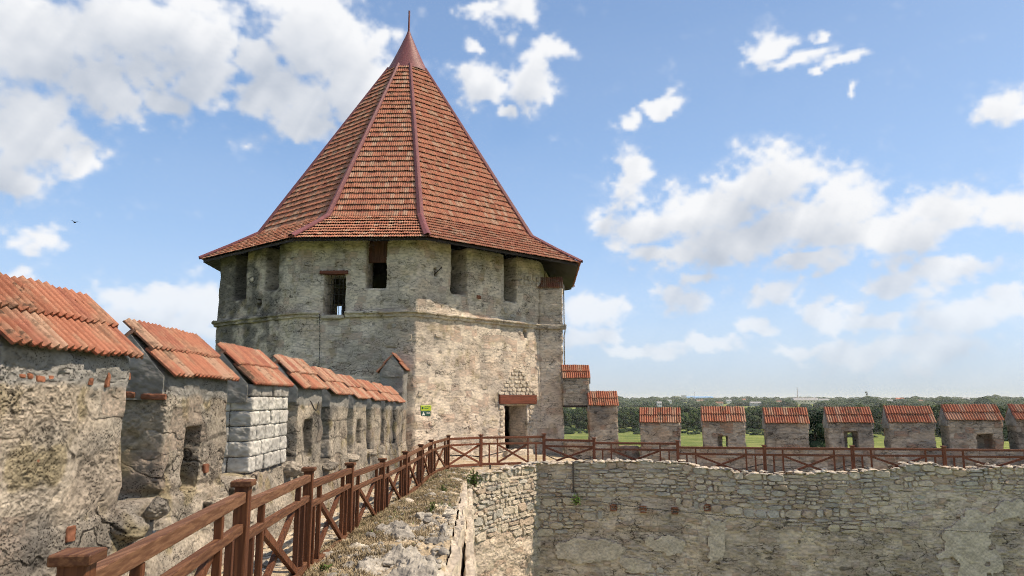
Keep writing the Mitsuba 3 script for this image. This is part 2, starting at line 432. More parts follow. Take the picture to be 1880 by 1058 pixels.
def eroded(solid, length, soft, disp, keep=None):
    """The solid with a fine mesh, its edges worn round by SOFT smoothing steps and its surface moved by disp(points, normals)."""
    v, f = man(solid.refine_to_length(length))
    m = trimesh.Trimesh(v, f, process=False)
    if soft:
        trimesh.smoothing.filter_laplacian(m, lamb=0.5, iterations=soft, volume_constraint=False)
    n = np.array(m.vertex_normals)
    v = np.array(m.vertices)
    return v + n * disp(v, n)[:, None], f


def lump(rs, sub, amp, seed, freq=1.2, r=rng):
    """A weathered boulder."""
    m = trimesh.creation.icosphere(subdivisions=sub)
    v = np.array(m.vertices)
    k = 1 + amp * 2 * (meshkit.fbm(v * freq + seed * 7.3, 3, seed) - 0.5)
    # a few flats, as broken stone has
    for _ in range(5):
        d = r.normal(size=3)
        d /= np.linalg.norm(d)
        over = np.maximum(v @ d * k - 0.72, 0)
        k = k - over * 0.75
    return v * k[:, None] * np.asarray(rs), np.array(m.faces)


def rotz(v, a):
    c, s = math.cos(a), math.sin(a)
    return np.asarray(v) @ np.array([[c, s, 0], [-s, c, 0], [0, 0, 1]])


def interp(x, xs, ys):
    return np.interp(x, xs, ys)


# ------------------------------------------------------------------ roof tiles
def tile_shape(W, L, th, ribs, amp, per, clip=None):
    """A ribbed clay tile: x across, y up the slope from its lower edge, z out of the roof."""
    n = ribs * per + 1
    x = np.linspace(-W / 2, W / 2, n)
    z = amp * (0.5 - 0.5 * np.cos(2 * np.pi * ribs * (x / W + 0.5))) ** 2.2
    top0, top1 = np.stack([x, 0 * x, z], 1), np.stack([x, 0 * x + L, z], 1)
    v = np.vstack([top0, top1, top0 - [0, 0, th], top1 - [0, 0, th]])
    i = np.arange(n - 1)
    f = [np.stack([i, i + 1, n + i + 1, n + i], 1), np.stack([2 * n + i + 1, 2 * n + i, 3 * n + i, 3 * n + i + 1], 1), np.stack([2 * n + i, 2 * n + i + 1, i + 1, i], 1),
         np.array([[0, n, 3 * n, 2 * n], [2 * n - 1, n - 1, 3 * n - 1, 4 * n - 1]])]
    f = np.vstack(f)
    return v, np.vstack([f[:, [0, 1, 2]], f[:, [0, 2, 3]]])


def basis(x, y, o):
    M = np.eye(4)
    z = np.cross(x, y)
    M[:3, 0], M[:3, 1], M[:3, 2], M[:3, 3] = x, y, z / np.linalg.norm(z), o
    return M


def tilt(M, pitch, roll, yaw):
    R = trimesh.transformations.euler_matrix(pitch, roll, yaw)
    return M @ R

# ------------------------------------------------------------------ the wall walk and the far country
# plan of the wall walk: inner edge (over the bailey) and outer edge (under the battlements), with heights
INNER = np.array([(-0.40, -1.0, -1.62), (-0.45, 2.0, -1.68), (-0.79, 7.9, -1.93), (-1.33, 18.7, -2.36), (-1.42, 22.6, -2.48), (0.92, 26.05, -2.28), (8.6, 25.0, -2.5), (24.0, 24.2, -2.32)])
OUTER = np.array([(-3.05, -1.0, -1.5), (-3.2, 2.0, -1.6), (-3.4, 7.9, -1.88), (-3.75, 18.7, -2.32), (-4.0, 28.2, -2.4), (1.4, 33.4, -2.4), (8.9, 30.9, -3.1), (24.0, 27.5, -3.05)])
I_LEN = np.concatenate([[0], np.cumsum(np.linalg.norm(np.diff(INNER[:, :2], axis=0), axis=1))])
TOP_X = np.array([0.9, 2.5, 3.3, 4.6, 5.0, 6.0, 6.6, 7.3, 8.5, 10.0, 11.4, 12.6, 13.4, 14.0, 14.6, 15.4, 16.4, 18.0, 24.0])
TOP_Z = np.array([-2.27, -2.22, -2.18, -2.17, -2.16, -2.22, -2.34, -2.43, -2.53, -2.52, -2.50, -2.38, -2.22, -2.17, -2.30, -2.36, -2.28, -2.31, -2.30])


def edge(s):
    """The inner edge of the wall walk at path length s: points (x, y, z) with its uneven top."""
    s = np.asarray(s, float)
    p = np.stack([np.interp(s, I_LEN, INNER[:, k]) for k in range(3)], -1)
    far = s > I_LEN[5]
    p[..., 2] = np.where(far, np.interp(p[..., 0], TOP_X, TOP_Z), p[..., 2])
    q = np.stack([s, 0 * s, 0 * s], -1)
    p[..., 2] += np.where(far, 0.10, 0.16) * nfbm(q, 1.7, 4, 4) + 0.08 * nfbm(q, 7, 2, 8)
    i = np.clip(np.searchsorted(I_LEN, s, 'right') - 1, 0, len(INNER) - 2)
    t = (INNER[i + 1] - INNER[i])[..., :2]
    t = t / np.linalg.norm(t, axis=-1, keepdims=True)
    return p, t, np.stack([t[..., 1], -t[..., 0]], -1)


def fence_x(y):
    return np.interp(y, [2.5, 5.4, 8.3, 11.1, 14, 17, 19.8, 22.6, 25.5], [-1.48, -1.98, -2.3, -2.46, -2.49, -2.48, -2.48, -2.52, -2.24])


s_rows = np.concatenate([np.arange(0, 14, 0.05), np.arange(14, I_LEN[-1], 0.09)])
frac = np.interp(s_rows, I_LEN, np.arange(len(INNER)))
outer = np.stack([np.interp(frac, np.arange(len(OUTER)), OUTER[:, k]) for k in range(3)], -1)
inner, tan_, nor_ = edge(s_rows)
inner_out = inner.copy()
inner_out[:, :2] += nor_ * 0.06
b = np.linspace(0, 1, 78) ** 0.85
walk = inner_out[:, None] * b[None, :, None] + outer[:, None] * (1 - b)[None, :, None]
base_z = np.stack([np.interp(frac, np.arange(len(OUTER)), OUTER[:, 2])] * len(b), 1)
lip = nstep(0.86, 1.0, b)[None, :]
walk[..., 2] = base_z * (1 - lip) + walk[..., 2] * lip
left = (walk[..., 1] < 24)
shoulder = np.where(left, nstep(0.05, 0.35, walk[..., 0] - fence_x(walk[..., 1])), nstep(0.80, 0.95, b)[None, :] * np.ones(walk.shape[:2]))
rough = nfbm(walk, 1.7, 5, 12)
ridge = np.abs(nfbm(walk, 2.6, 4, 17)) * 2
walk[..., 2] += 0.03 * rough + shoulder * (0.26 * rough + 0.16 * (0.5 - ridge) * (walk[..., 1] < 15) + 0.05 * nfbm(walk, 9, 3, 3))
walk[..., 2] += np.where(left, 0.10 * shoulder * nstep(11, 18, walk[..., 1]), 0)
for hx, hy, hr, hd in ((-1.08, 9.2, 0.16, 0.34), (-1.22, 9.75, 0.12, 0.2), (-1.6, 9.0, 0.10, 0.1), (-1.35, 12.0, 0.12, 0.12)):
    walk[..., 2] -= hd * np.exp(-((walk[..., 0] - hx) ** 2 + (walk[..., 1] - hy) ** 2) / (2 * hr * hr))
nr, nc = walk.shape[:2]
i, j = np.meshgrid(np.arange(nr - 1), np.arange(nc - 1), indexing='ij')
quads = np.stack([i * nc + j, i * nc + j + 1, (i + 1) * nc + j + 1, (i + 1) * nc + j], -1).reshape(-1, 4)
WALK = walk
tag(put('wall_walk', (walk.reshape(-1, 3), quads), 'soil', smooth=True), 'dusty stony wall walk behind the battlements with its rocky shoulder', kind='structure')


def walk_z(x, y):
    """Height of the wall walk near a point."""
    d = (WALK[..., 0] - x) ** 2 + (WALK[..., 1] - y) ** 2
    return float(WALK.reshape(-1, 3)[np.argmin(d), 2])


# the country beyond: one sheet of meadow rising to a far ridge
ang = np.radians(np.linspace(-180, 180, 241))
rad = np.concatenate([[0], np.geomspace(30, 4900, 90)])
gx, gy = rad[:, None] * np.sin(ang), rad[:, None] * np.cos(ang)
gz = np.interp(rad, [0, 700, 1500, 2600, 4200, 4900], [-14, -14, -9.5, -3.0, 3.0, 2.0])[:, None] + 0 * gx
gz += np.where(rad[:, None] > 900, 5.0 * (meshkit.fbm(np.stack([gx, gy, 0 * gx], -1) / 900.0, 3, 2) - 0.5), 0) + np.where((rad[:, None] > 60) & (rad[:, None] < 500), 0.5 * (meshkit.fbm(np.stack([gx, gy, 0 * gx], -1) / 40.0, 3, 2) - 0.5), 0)
GX, GY, GZ = gx, gy, gz
nr, nc = gx.shape
i, j = np.meshgrid(np.arange(nr - 1), np.arange(nc - 1), indexing='ij')
tag(put('meadow_ground', (np.stack([gx, gy, gz], -1).reshape(-1, 3), np.stack([i * nc + j, (i + 1) * nc + j, (i + 1) * nc + j + 1, i * nc + j + 1], -1).reshape(-1, 4)), 'meadow', smooth=True),
    'flat green meadow stretching to a wooded far ridge', kind='structure')


def ground_z(x, y):
    return float(np.interp(math.hypot(x, y), rad, gz[:, int(np.argmin(np.abs(ang - math.atan2(x, y))))]))


# ------------------------------------------------------------------ the retaining wall under the walk, over the bailey
def render_cover(s, x, z):
    """Above 0.06 where lime render still covers the stones."""
    s, x, z = np.broadcast_arrays(np.asarray(s, float), x, z)
    far = s > I_LEN[5]
    c = nfbm(np.stack([s * 0.32, z * 0.5, 0 * s + 1.0], -1), 1.0, 3, 41) + 0.26 * nstep(-3.4, -5.2, z) + np.where(far & (x > 14.3) & (x < 16.0) & (z < -3.7), 0.25, 0) - np.where(~far & (z > -3.6), 0.34, 0)
    return c - np.where(far, 0.34 * np.exp(-((x - 9.6) / 3.2) ** 2 - ((z + 3.9) / 1.1) ** 2), 0)


s_cols = np.concatenate([np.arange(0, 20, 0.12), np.arange(20, I_LEN[-1], 0.085)])
top, tt, nn = edge(s_cols)
z_rows = np.concatenate([np.arange(0, 4.6, 0.075), [4.8, 5.2, 6.0, 8.0, 11.8]])
P = np.zeros((len(s_cols), len(z_rows), 3))
P[..., :2] = top[:, None, :2]
P[..., 2] = top[:, None, 2] - z_rows[None, :]
ucoord = np.where(s_cols > I_LEN[5], top[:, 0], s_cols)
uu = np.broadcast_to(ucoord[:, None], P.shape[:2])
rnd, jj = block_np(uu, P[..., 2], 0.19, 0.33, 0.04)
disp = 0.10 * nfbm(P, 0.9, 4, 6) + 0.06 * nfbm(P, 4, 3, 7) - 0.015 * (1 - jj) + 0.03 * (rnd - 0.5) + 0.03 * nfbm(P, 11, 3, 2)
disp -= 0.03 * nstep(0.08, 0.02, render_cover(np.broadcast_to(s_cols[:, None], P.shape[:2]), np.broadcast_to(top[:, None, 0], P.shape[:2]), P[..., 2]))
disp *= nstep(0, 0.15, z_rows)[None, :]
P[..., :2] += nn[:, None] * (disp + 0.02)[..., None]
nr, nc = P.shape[:2]
i, j = np.meshgrid(np.arange(nr - 1), np.arange(nc - 1), indexing='ij')
RW = 'retaining_wall'
used.add(RW)
tag(RW, 'long rubble stone retaining wall with a ragged sunlit top dropping to the bailey', 'retaining wall')
put(RW + '__mortar_face', (P.reshape(-1, 3), np.stack([i * nc + j, i * nc + j + 1, (i + 1) * nc + j + 1, (i + 1) * nc + j], -1).reshape(-1, 4)), 'bailey_core', smooth=True)


def stone_piece(w, h, proud, r, n=9):
    """A rounded wall stone: x across, y up, z out of the wall."""
    t = (np.arange(n) + r.uniform(-0.25, 0.25, n)) / n * 2 * np.pi
    e = r.uniform(3.0, 9.0)
    k = (np.abs(np.cos(t)) ** e + np.abs(np.sin(t)) ** e) ** (-1 / e) * r.uniform(0.86, 1.04, n)
    x, y = k * np.cos(t) * w / 2, k * np.sin(t) * h / 2
    tiltx, tilty = r.uniform(-0.12, 0.12, 2)

    def ring(sc, z):
        return np.stack([x * sc, y * sc, z + x * tiltx + y * tilty + r.uniform(-0.006, 0.006, n)], 1)
    v = np.vstack([ring(1.02, -0.05), ring(1.0, proud * 0.55), ring(0.90, proud), [[0, 0, proud * r.uniform(0.95, 1.15)]]])
    a = np.arange(n)
    bb = (a + 1) % n
    f = np.vstack([np.stack([a, bb, n + bb], 1), np.stack([a, n + bb, n + a], 1), np.stack([n + a, n + bb, 2 * n + bb], 1), np.stack([n + a, 2 * n + bb, 2 * n + a], 1), np.stack([2 * n + a, 2 * n + bb, 0 * a + 3 * n], 1)])
    return v, f


def lay_stones(s0, s1, z_top, z_bot, course, width, r):
    """Random courses of stones: (s, z, w, h)."""
    z, out = z_top, []
    while z > z_bot:
        h = r.uniform(*course)
        s = s0 + r.uniform(-0.3, 0)
        while s < s1:
            w = r.uniform(*width) * (0.7 + 1.1 * h)
            if r.random() < 0.22 and h > 0.17:
                out.append((s + w / 2, z - h * 0.27, w, h * 0.5))
                out.append((s + w / 2, z - h * 0.76, w, h * 0.46))
            else:
                out.append((s + w / 2, z - h / 2 + r.uniform(-0.02, 0.02), w, h))
            s += w
        z -= h
    return out


r1 = np.random.default_rng(5)
pieces = []
for s, dz, w, h in lay_stones(I_LEN[4] + 0.1, I_LEN[-1] - 0.5, 0.03, -4.3, (0.08, 0.30), (0.14, 0.66), r1):
    p, t, n = edge(np.array(s))
    z = p[2] + dz
    x = p[0] if s > I_LEN[5] else 0.0
    cover = float(render_cover(s, x, z))
    if cover > 0.06 and dz < -0.25:
        continue
    proud = r1.uniform(0.015, 0.075) * (1.0 if cover < -0.06 else 0.6)
    if s < I_LEN[5]:
        proud *= 0.55
    v, f = stone_piece(max(w - 0.03, 0.05), max(h - 0.028, 0.045), proud, r1)
    M = np.eye(4)
    M[:3, 0], M[:3, 1], M[:3, 2] = (t[0], t[1], 0), (0, 0, 1), (n[0], n[1], 0)
    M[:3, 3] = (p[0] + n[0] * 0.02, p[1] + n[1] * 0.02, z)
    v = v @ M[:3, :3].T + M[:3, 3]
    k = r1.choice(4, p=[0.46, 0.24, 0.14, 0.16])
    if s < I_LEN[5]:
        k = r1.choice(4, p=[0.5, 0.22, 0.16, 0.12])
    pieces.append((w * h / (p[0] ** 2 + p[1] ** 2), v, f, RUB[k]))
# loose stones bedded on the ragged top
for s in np.arange(I_LEN[4] + 0.2, I_LEN[-1] - 0.4, 0.15):
    p, t, n = edge(np.array(s + r1.uniform(-0.07, 0.07)))
    for back in (0.0, 0.22, 0.5):
        if r1.random() < 0.72 - back * 0.5:
            w, h = r1.uniform(0.10, 0.36), r1.uniform(0.05, 0.13)
            v, f = lump((w / 2, r1.uniform(0.10, 0.18), h / 2), 1, 0.8, int(r1.integers(1000)), 1.4, r1)
            v = rotz(v, math.atan2(t[1], t[0]) + r1.uniform(-0.5, 0.5)) + [p[0] - n[0] * back + r1.uniform(-0.04, 0.04), p[1] - n[1] * back, p[2] + h * 0.15 + r1.uniform(-0.01, 0.05)]
            pieces.append((w * h / (p[0] ** 2 + p[1] ** 2) * (1 if back == 0 else 0.5), v, f, r1.choice(['rubble_tan', 'rubble_tan', 'rubble_grey', 'bedrock'])))
pieces.sort(key=lambda a: -a[0])
for _, v, f, m in pieces[:300]:
    put(RW + '__stone', (v, f), m, smooth=20)
for m in RUB + ['bedrock']:
    bag = Bag()
    for _, v, f, mm in pieces[300:]:
        if mm == m:
            bag.add(v, f)
    if bag.n:
        tag(put(RW + '__small_stone', bag.mesh(), m, smooth=35), kind='stuff')

for x, z in ((3.55, -3.72), (4.55, -3.76), (5.62, -3.78), (6.7, -3.66)):
    p, t, n = edge(np.interp(x, INNER[5:, 0], I_LEN[5:]))
    for dx, dz, w, h in ((0, 0.09, 0.24, 0.055), (0, -0.09, 0.24, 0.06), (-0.10, 0, 0.06, 0.11), (0.1, 0.0, 0.06, 0.11), (0.0, 0.02, 0.1, 0.05)):
        v, f = stone_piece(w, h, 0.05, r1)
        M = np.eye(4)
        M[:3, 0], M[:3, 1], M[:3, 2], M[:3, 3] = (t[0], t[1], 0), (0, 0, 1), (n[0], n[1], 0), (p[0] + t[0] * dx + n[0] * 0.035, p[1] + t[1] * dx + n[1] * 0.035, z + dz)
        put(RW + '__brick', (v @ M[:3, :3].T + M[:3, 3], f), 'brick_red', smooth=35)

# the split slabs of old render standing off the wall under the shoulder
for a, z_top, z_bot, off, th in (((4.0, 19.4), -2.30, -7.0, 0.05, 0.12), ((4.0, 20.6), -2.62, -7.0, 0.24, 0.10)):
    solid = box_man(a[0], a[1], 0, th, z_bot, 0)
    v, f = man(solid.refine_to_length(0.09))
    v[:, 2] = z_bot + (v[:, 2] - z_bot) / -z_bot * (np.interp(v[:, 0], [a[0], a[1]], [z_top + 0.5, z_top]) + (0.34 if off < 0.1 else 0.7) * nfbm(v * [1, 0, 0], 1.5, 5, 3) + 0.22 * nfbm(v * [1, 0, 0], 6, 4, 7) - z_bot)
    p, t, n = edge(np.interp(v[:, 0], INNER[:5, 1], I_LEN[:5]))
    mesh = trimesh.Trimesh(np.stack([p[:, 0] + n[:, 0] * (off + v[:, 1] + 0.22 * nfbm(v * [1, 0, 0.4], 0.7, 3, int(off * 100))), v[:, 0], v[:, 2]], 1), f[:, ::-1], process=False)
    q = np.array(mesh.vertices) + np.array(mesh.vertex_normals) * (0.18 * nfbm(mesh.vertices, 2.0, 5, 9) + 0.06 * nfbm(np.array(mesh.vertices) * [3, 3, 0.5], 5, 3, 2))[:, None]
    put(RW + '__render_slab', (q, f[:, ::-1]), 'rubble_tan', smooth=25)

# ragged patches of lime render left on the shaded face
gx2, gz2 = np.meshgrid(np.arange(1.2, 19.0, 0.05), np.arange(-6.3, -2.9, 0.05), indexing='ij')
q = np.stack([gx2, 0 * gx2, gz2], -1)
mask = np.full(gx2.shape, -1.0)
for cx, cz, w, h in ((2.75, -4.95, 1.8, 0.9), (5.5, -5.0, 1.4, 0.6), (6.9, -4.9, 0.7, 1.2), (4.3, -5.6, 1.2, 0.4), (15.2, -4.9, 1.35, 2.5), (16.7, -3.7, 1.4, 0.6)):
    mask = np.maximum(mask, 1 - np.sqrt(((gx2 - cx) / (w * 0.62)) ** 2 + ((gz2 - cz) / (h * 0.62)) ** 2))
mask = mask + 2.3 * nfbm(q, 1.5, 5, 6) * np.where((np.abs(gx2 - 15.2) < 0.6) & (gz2 < -4.0), 0.35, 1) - 0.28
cells = shapely.union_all([shapely.box(a - 0.026, b2 - 0.026, a + 0.026, b2 + 0.026) for a, b2 in zip(gx2[mask > 0], gz2[mask > 0])]).buffer(0.035).buffer(-0.035).simplify(0.012)
for g in getattr(cells, 'geoms', [cells]):
    if g.area < 0.03:
        continue
    rings_ = [np.array(g.exterior.coords)[:-1]] + [np.array(r.coords)[:-1] for r in g.interiors]
    m = m3.CrossSection(rings_, m3.FillRule.EvenOdd).extrude(0.03).refine_to_length(0.09)
    v, f = man(m)
    p, t2, nn2 = edge(np.interp(v[:, 0], INNER[5:, 0], I_LEN[5:]))
    off = 0.045 + v[:, 2] + 0.07 * nfbm(v, 2.6, 4, 5)
    put(RW + '__lime_patch', (np.stack([v[:, 0] + nn2[:, 0] * off, p[:, 1] + nn2[:, 1] * off, v[:, 1]], 1), f), 'lime_patch', smooth=40)

# ------------------------------------------------------------------ battlements: merlons with tiled caps
TILE_NEAR = tile_shape(0.205, 0.43, 0.02, 2, 0.042, 8)
TILE_FAR = tile_shape(0.205, 0.43, 0.02, 2, 0.042, 6)
TILE_PLY = {k: mikit.ply(m, TILES[0], False, uv=np.stack([m[0][:, 0] / 0.205 + 1.5, m[0][:, 1] / 0.43], 1)) for k, m in ((True, TILE_NEAR), (False, TILE_FAR))}


def local(o, d):
    """Wall frame: x along the wall, y into its thickness, z up."""
    d = np.asarray(d, float) / np.linalg.norm(d)
    M = np.eye(4)
    M[:3, 0], M[:3, 1], M[:3, 3] = (d[0], d[1], 0), (-d[1], d[0], 0), o
    return M


def to(M, v):
    return np.asarray(v) @ M[:3, :3].T + M[:3, 3]


def merlon(holder, M, s0, s1, thick, z0, ze, zr, bsdf, length, near, seed, holes=(), soft=2, amp=1.0, over=0.10, name='merlon', label=None, dull=False, both=True):
    """A battlement's merlon with its saddle roof of two courses of tiles on each side."""
    r = np.random.default_rng(seed)
    sec = m3.CrossSection([np.array([(0, z0), (thick, z0), (thick, ze - 0.02), (thick / 2, zr - 0.09), (0, ze - 0.02)])], m3.FillRule.NonZero)
    solid = sec.extrude(s1 - s0)
    v, f = man(solid)
    solid = m3.Manifold(m3.Mesh(np.ascontiguousarray(np.stack([v[:, 2] + s0, v[:, 0], v[:, 1]], 1), np.float32), f.astype(np.uint32)))
    for hs0, hs1, hz0, hz1, hd in holes:
        solid -= box_man(hs0, hs1, -0.2, hd, hz0, hz1)

    def disp(v, n):
        w = to(M, v)
        u = w[:, 1] if near else w[:, 0]
        rn, j = block_np(u, w[:, 2], 0.42 if near else 0.22, 0.60 if near else 0.36, 0.05)
        pit = np.maximum(nfbm(w, 5.5, 3, seed + 5) - 0.14, 0)
        blk = nstep(-0.05, 0.15, nfbm(w, 0.9, 3, 61))
        return amp * (0.11 * nfbm(w, 1.6, 4, 5) + 0.06 * nfbm(w, 4, 4, 6) + 0.016 * nfbm(w, 17, 3, 8) - (0.022 * (1 - j) - 0.022 * (rn - 0.5)) * blk - 0.25 * pit)
    v, f = eroded(solid, length, soft, disp)
    mk = put(f'{holder}__{name}', (to(M, v), f), bsdf, smooth=True)
    if label:
        tag(mk, label)
    # grey plaster on the gable ends
    for sg, sd in ((s0, -1), (s1, 1)):
        tri = m3.CrossSection([np.array([(0.03, ze - 0.24), (thick - 0.03, ze - 0.24), (thick - 0.03, ze), (thick / 2, zr - 0.10), (0.03, ze)])], m3.FillRule.NonZero).extrude(0.05)
        a, f2 = man(tri)
        g = m3.Manifold(m3.Mesh(np.ascontiguousarray(np.stack([a[:, 2] + sg - 0.025 + 0.02 * sd, a[:, 0], a[:, 1]], 1), np.float32), f2.astype(np.uint32)))
        v, f2 = eroded(g, max(length, 0.06), 0, lambda v, n: 0.03 * nfbm(to(M, v), 5, 3, seed))
        put(f'{mk}__gable', (to(M, v), f2), 'plaster_grey', smooth=50)
    # tiles: two courses on each slope
    zr, ze = zr - 0.04, ze - 0.025
    run = np.array([thick / 2 + over, zr - ze])
    slope = run / np.linalg.norm(run)
    expo = np.linalg.norm(run) / 2 + 0.005
    n = max(4, int(round((s1 - s0 + 0.08) / 0.195)))
    step = (s1 - s0 + 0.08) / n
    for side in (0, 1) if both else (0,):
        bag = Bag()
        for row in (0, 1):
            for k in range(n):
                s = s0 - 0.04 + (k + 0.5) * step
                q = -over + slope[0] * expo * row - (0.03 if side else 0)
                z = ze + slope[1] * expo * row + 0.035 + 0.012 * row - (0.09 if side else 0)
                if side == 0:
                    L = basis(np.array([1.0, 0, 0]), np.array([0, slope[0], slope[1]]), np.array([s, q, z]))
                else:
                    L = basis(np.array([-1.0, 0, 0]), np.array([0, -slope[0], slope[1]]), np.array([s, thick - q, z]))
                L = tilt(L, -0.075 + r.normal(0, 0.010), r.normal(0, 0.012), r.normal(0, 0.009))
                L[:3, 3] += L[:3, 1] * r.normal(0, 0.007) + L[:3, 2] * r.normal(0, 0.004)
                L = L @ np.diag([step / 0.205 * 1.0, 1, 1, 1])
                if side == 0:
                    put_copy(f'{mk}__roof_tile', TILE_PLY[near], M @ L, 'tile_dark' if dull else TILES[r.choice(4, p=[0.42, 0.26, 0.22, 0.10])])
                else:
                    bag.add(to(M @ L, TILE_FAR[0]), TILE_FAR[1])
        if side == 1:
            tag(put(f'{mk}__outer_tiling', bag.mesh(), 'tile_orange', smooth=30), kind='stuff')
    return mk


# the left battlement wall
BW = 'battlement_wall'
used.add(BW)
tag(BW, 'weathered battlement wall with nine tile capped merlons running along the wooden railing to the tower', 'battlement wall')
LM = local((-3.305, 0, 0), (-0.027, 1.0))
EAVE = [0.37, 0.235, 0.20, 0.19, 0.10, 0.02, -0.03, -0.06, -0.11]


def sill(y):
    return np.interp(y, [3, 6.5, 9, 11.5, 14, 26.5], [-0.9, -0.96, -1.0, -1.0, -1.2, -1.5])


HOLES = {1: [(7.80, 8.24, -0.95, -0.30, 0.42)], 3: [(12.8, 13.35, -1.0, -0.36, 0.42)], 5: [(17.75, 18.3, -1.1, -0.5, 0.42)]}
for i in range(9):
    a, c = (1.92 + i) * 2.5, (2.6 + i) * 2.5
    zs = float(sill((a + c) / 2))
    merlon(BW, LM, a, c, 0.80, zs - 0.35, EAVE[i], EAVE[i] + 0.53, 'mortar_dark' if i == 2 else 'merlon_stone', [0.026, 0.028, 0.06, 0.045, 0.05, 0.06, 0.07, 0.08, 0.08][i], True, 40 + i, HOLES.get(i, ()), soft=3 if i < 2 else 2,
           amp=0.3 if i == 2 else 1.0, label='merlon rebuilt in white limestone blocks' if i == 2 else None)
    if i == 2:
        r2 = np.random.default_rng(3)
        z = zs + 0.02
        rows = [0.215, 0.205, 0.20, 0.205, 0.195, 0.17]
        for k, hgt in enumerate(rows):
            s = a - 0.035
            cuts = np.cumsum(r2.uniform(0.8, 1.25, 4 if k % 2 else 5))
            cuts = np.concatenate([[0], cuts / cuts[-1]]) * (c - a + 0.07) + s
            spans = [(cuts[m], cuts[m + 1], -0.045, 0.26) for m in range(len(cuts) - 1)]
            mid = 0.26 + r2.uniform(0.1, 0.35)
            spans += [(a - 0.04, a + 0.2, 0.26, mid), (a - 0.04, a + 0.2, mid, 0.83)]
            for b0, b1, q0, q1 in spans:
                g = 0.006
                blk = box_man(b0 + 0.023, b1 - 0.023, q0 + r2.uniform(-0.01, 0.016), q1 - g, z + g, z + hgt - g)
                sd = int(r2.integers(999))
                v, f = eroded(blk, 0.022, 2, lambda v, n: 0.004 + 0.022 * nfbm(v, 6, 3, sd) + 0.016 * nfbm(v, 19, 3, sd))
                put(f'{BW}__merlon_002__block', (to(LM, v), f), 'white_block' if k < 5 else 'plaster_grey', smooth=True)
            z += hgt

# parapet below the merlons
solid = box_man(2.2, 28.4, -0.02, 0.85, -3.0, 0)
v, f = man(solid.refine_to_length(0.055))
up = v[:, 2] > -0.01
v[:, 2] = np.where(up, sill(v[:, 0]), -3.0 + (v[:, 2] + 3.0) / 3.0 * (sill(v[:, 0]) + 3.0))
lean = nstep(0.0, 1.2, sill(v[:, 0]) - v[:, 2])
v[:, 1] -= np.where(v[:, 1] < 0.4, 0.18 * lean, 0)
mesh = trimesh.Trimesh(v, f, process=False)
trimesh.smoothing.filter_laplacian(mesh, lamb=0.5, iterations=2, volume_constraint=False)
n, v = np.array(mesh.vertex_normals), np.array(mesh.vertices)
w = to(LM, v)
rn, jn = block_np(w[:, 1], w[:, 2], 0.34, 0.45, 0.05)
v = v + n * (0.12 * nfbm(w, 1.6, 4, 5) + 0.07 * nfbm(w, 4, 4, 6) + 0.018 * nfbm(w, 17, 3, 8) - 0.008 * (1 - jn))[:, None]
put(f'{BW}__parapet', (to(LM, v), f), 'merlon_stone', smooth=True)
solid = box_man(-2.0, 28.4, 0.1, 0.8, -14.5, -2.9)
put(f'{BW}__wall_foot', (to(LM, man(solid)[0]), man(solid)[1]), 'merlon_stone')

# boulders bedded on the sill and bricks patched into the stone
r3 = np.random.default_rng(8)
for x, y, z, sx, sy, sz in ((-3.44, 6.55, -1.10, 0.18, 0.20, 0.15), (-3.36, 6.98, -1.02, 0.10, 0.16, 0.10), (-3.44, 9.3, -1.1, 0.14, 0.2, 0.10), (-3.5, 9.62, -1.1, 0.14, 0.16, 0.10), (-3.44, 8.6, -1.16, 0.10, 0.24, 0.10),
                            (-3.52, 11.7, -1.1, 0.2, 0.22, 0.11), (-3.5, 12.2, -1.18, 0.14, 0.2, 0.10), (-3.6, 14.3, -1.28, 0.2, 0.22, 0.10), (-3.7, 16.8, -1.35, 0.2, 0.22, 0.10), (-3.75, 19.3, -1.4, 0.2, 0.22, 0.10)):
    v, f = lump((sx, sy, sz), 4, 0.4, int(r3.integers(1000)), 1.5, r3)
    v = v + np.array(trimesh.Trimesh(v, f, process=False).vertex_normals) * (0.02 * nfbm(v, 14, 3, 2) + 0.07 * nfbm(v, 5, 4, 7))[:, None]
    put(f'{BW}__boulder', (v + [x, y, z], f), 'merlon_stone', smooth=True)


def brick(holder, M, s, q, z, ws, wz, wq=0.05):
    v, f = eroded(m3.Manifold.cube((ws, wq, wz), True), 0.03, 1, lambda v, n: 0.012 * nfbm(v + s, 22, 2, 3))
    v = rotz(v, 0) + [s, q, z]
    put(holder, (to(M, v), f), 'brick_red', smooth=50)


for s, z, ws, wz in ((5.03, 0.165, 0.07, 0.03), (5.12, 0.165, 0.06, 0.04), (5.24, 0.15, 0.10, 0.05), (5.36, 0.15, 0.07, 0.06), (5.66, 0.19, 0.05, 0.05), (5.66, 0.25, 0.05, 0.05), (5.89, 0.15, 0.08, 0.07), (6.16, 0.17, 0.05, 0.13), (6.5, 0.21, 0.06, 0.07), (5.28, -0.43, 0.07, 0.05)):
    brick(f'{BW}__merlon__brick', LM, s, 0.022, z, ws, wz, 0.06)
for s, q, z, ws, wz, wq in ((7.27, 0.12, 0.03, 0.05, 0.06, 0.25), (7.27, 0.42, 0.05, 0.05, 0.06, 0.24), (7.27, 0.62, 0.17, 0.05, 0.06, 0.26)):
    brick(f'{BW}__merlon_001__brick', LM, s, q, z, ws, wz, wq)
brick(f'{BW}__parapet__brick', LM, 5.75, -0.02, -1.03, 0.11, 0.12)
brick(f'{BW}__parapet__brick', LM, 6.4, -0.17, -1.62, 0.1, 0.08)
brick(f'{BW}__merlon_001__brick', LM, 8.42, 0.0, -0.78, 0.10, 0.10)
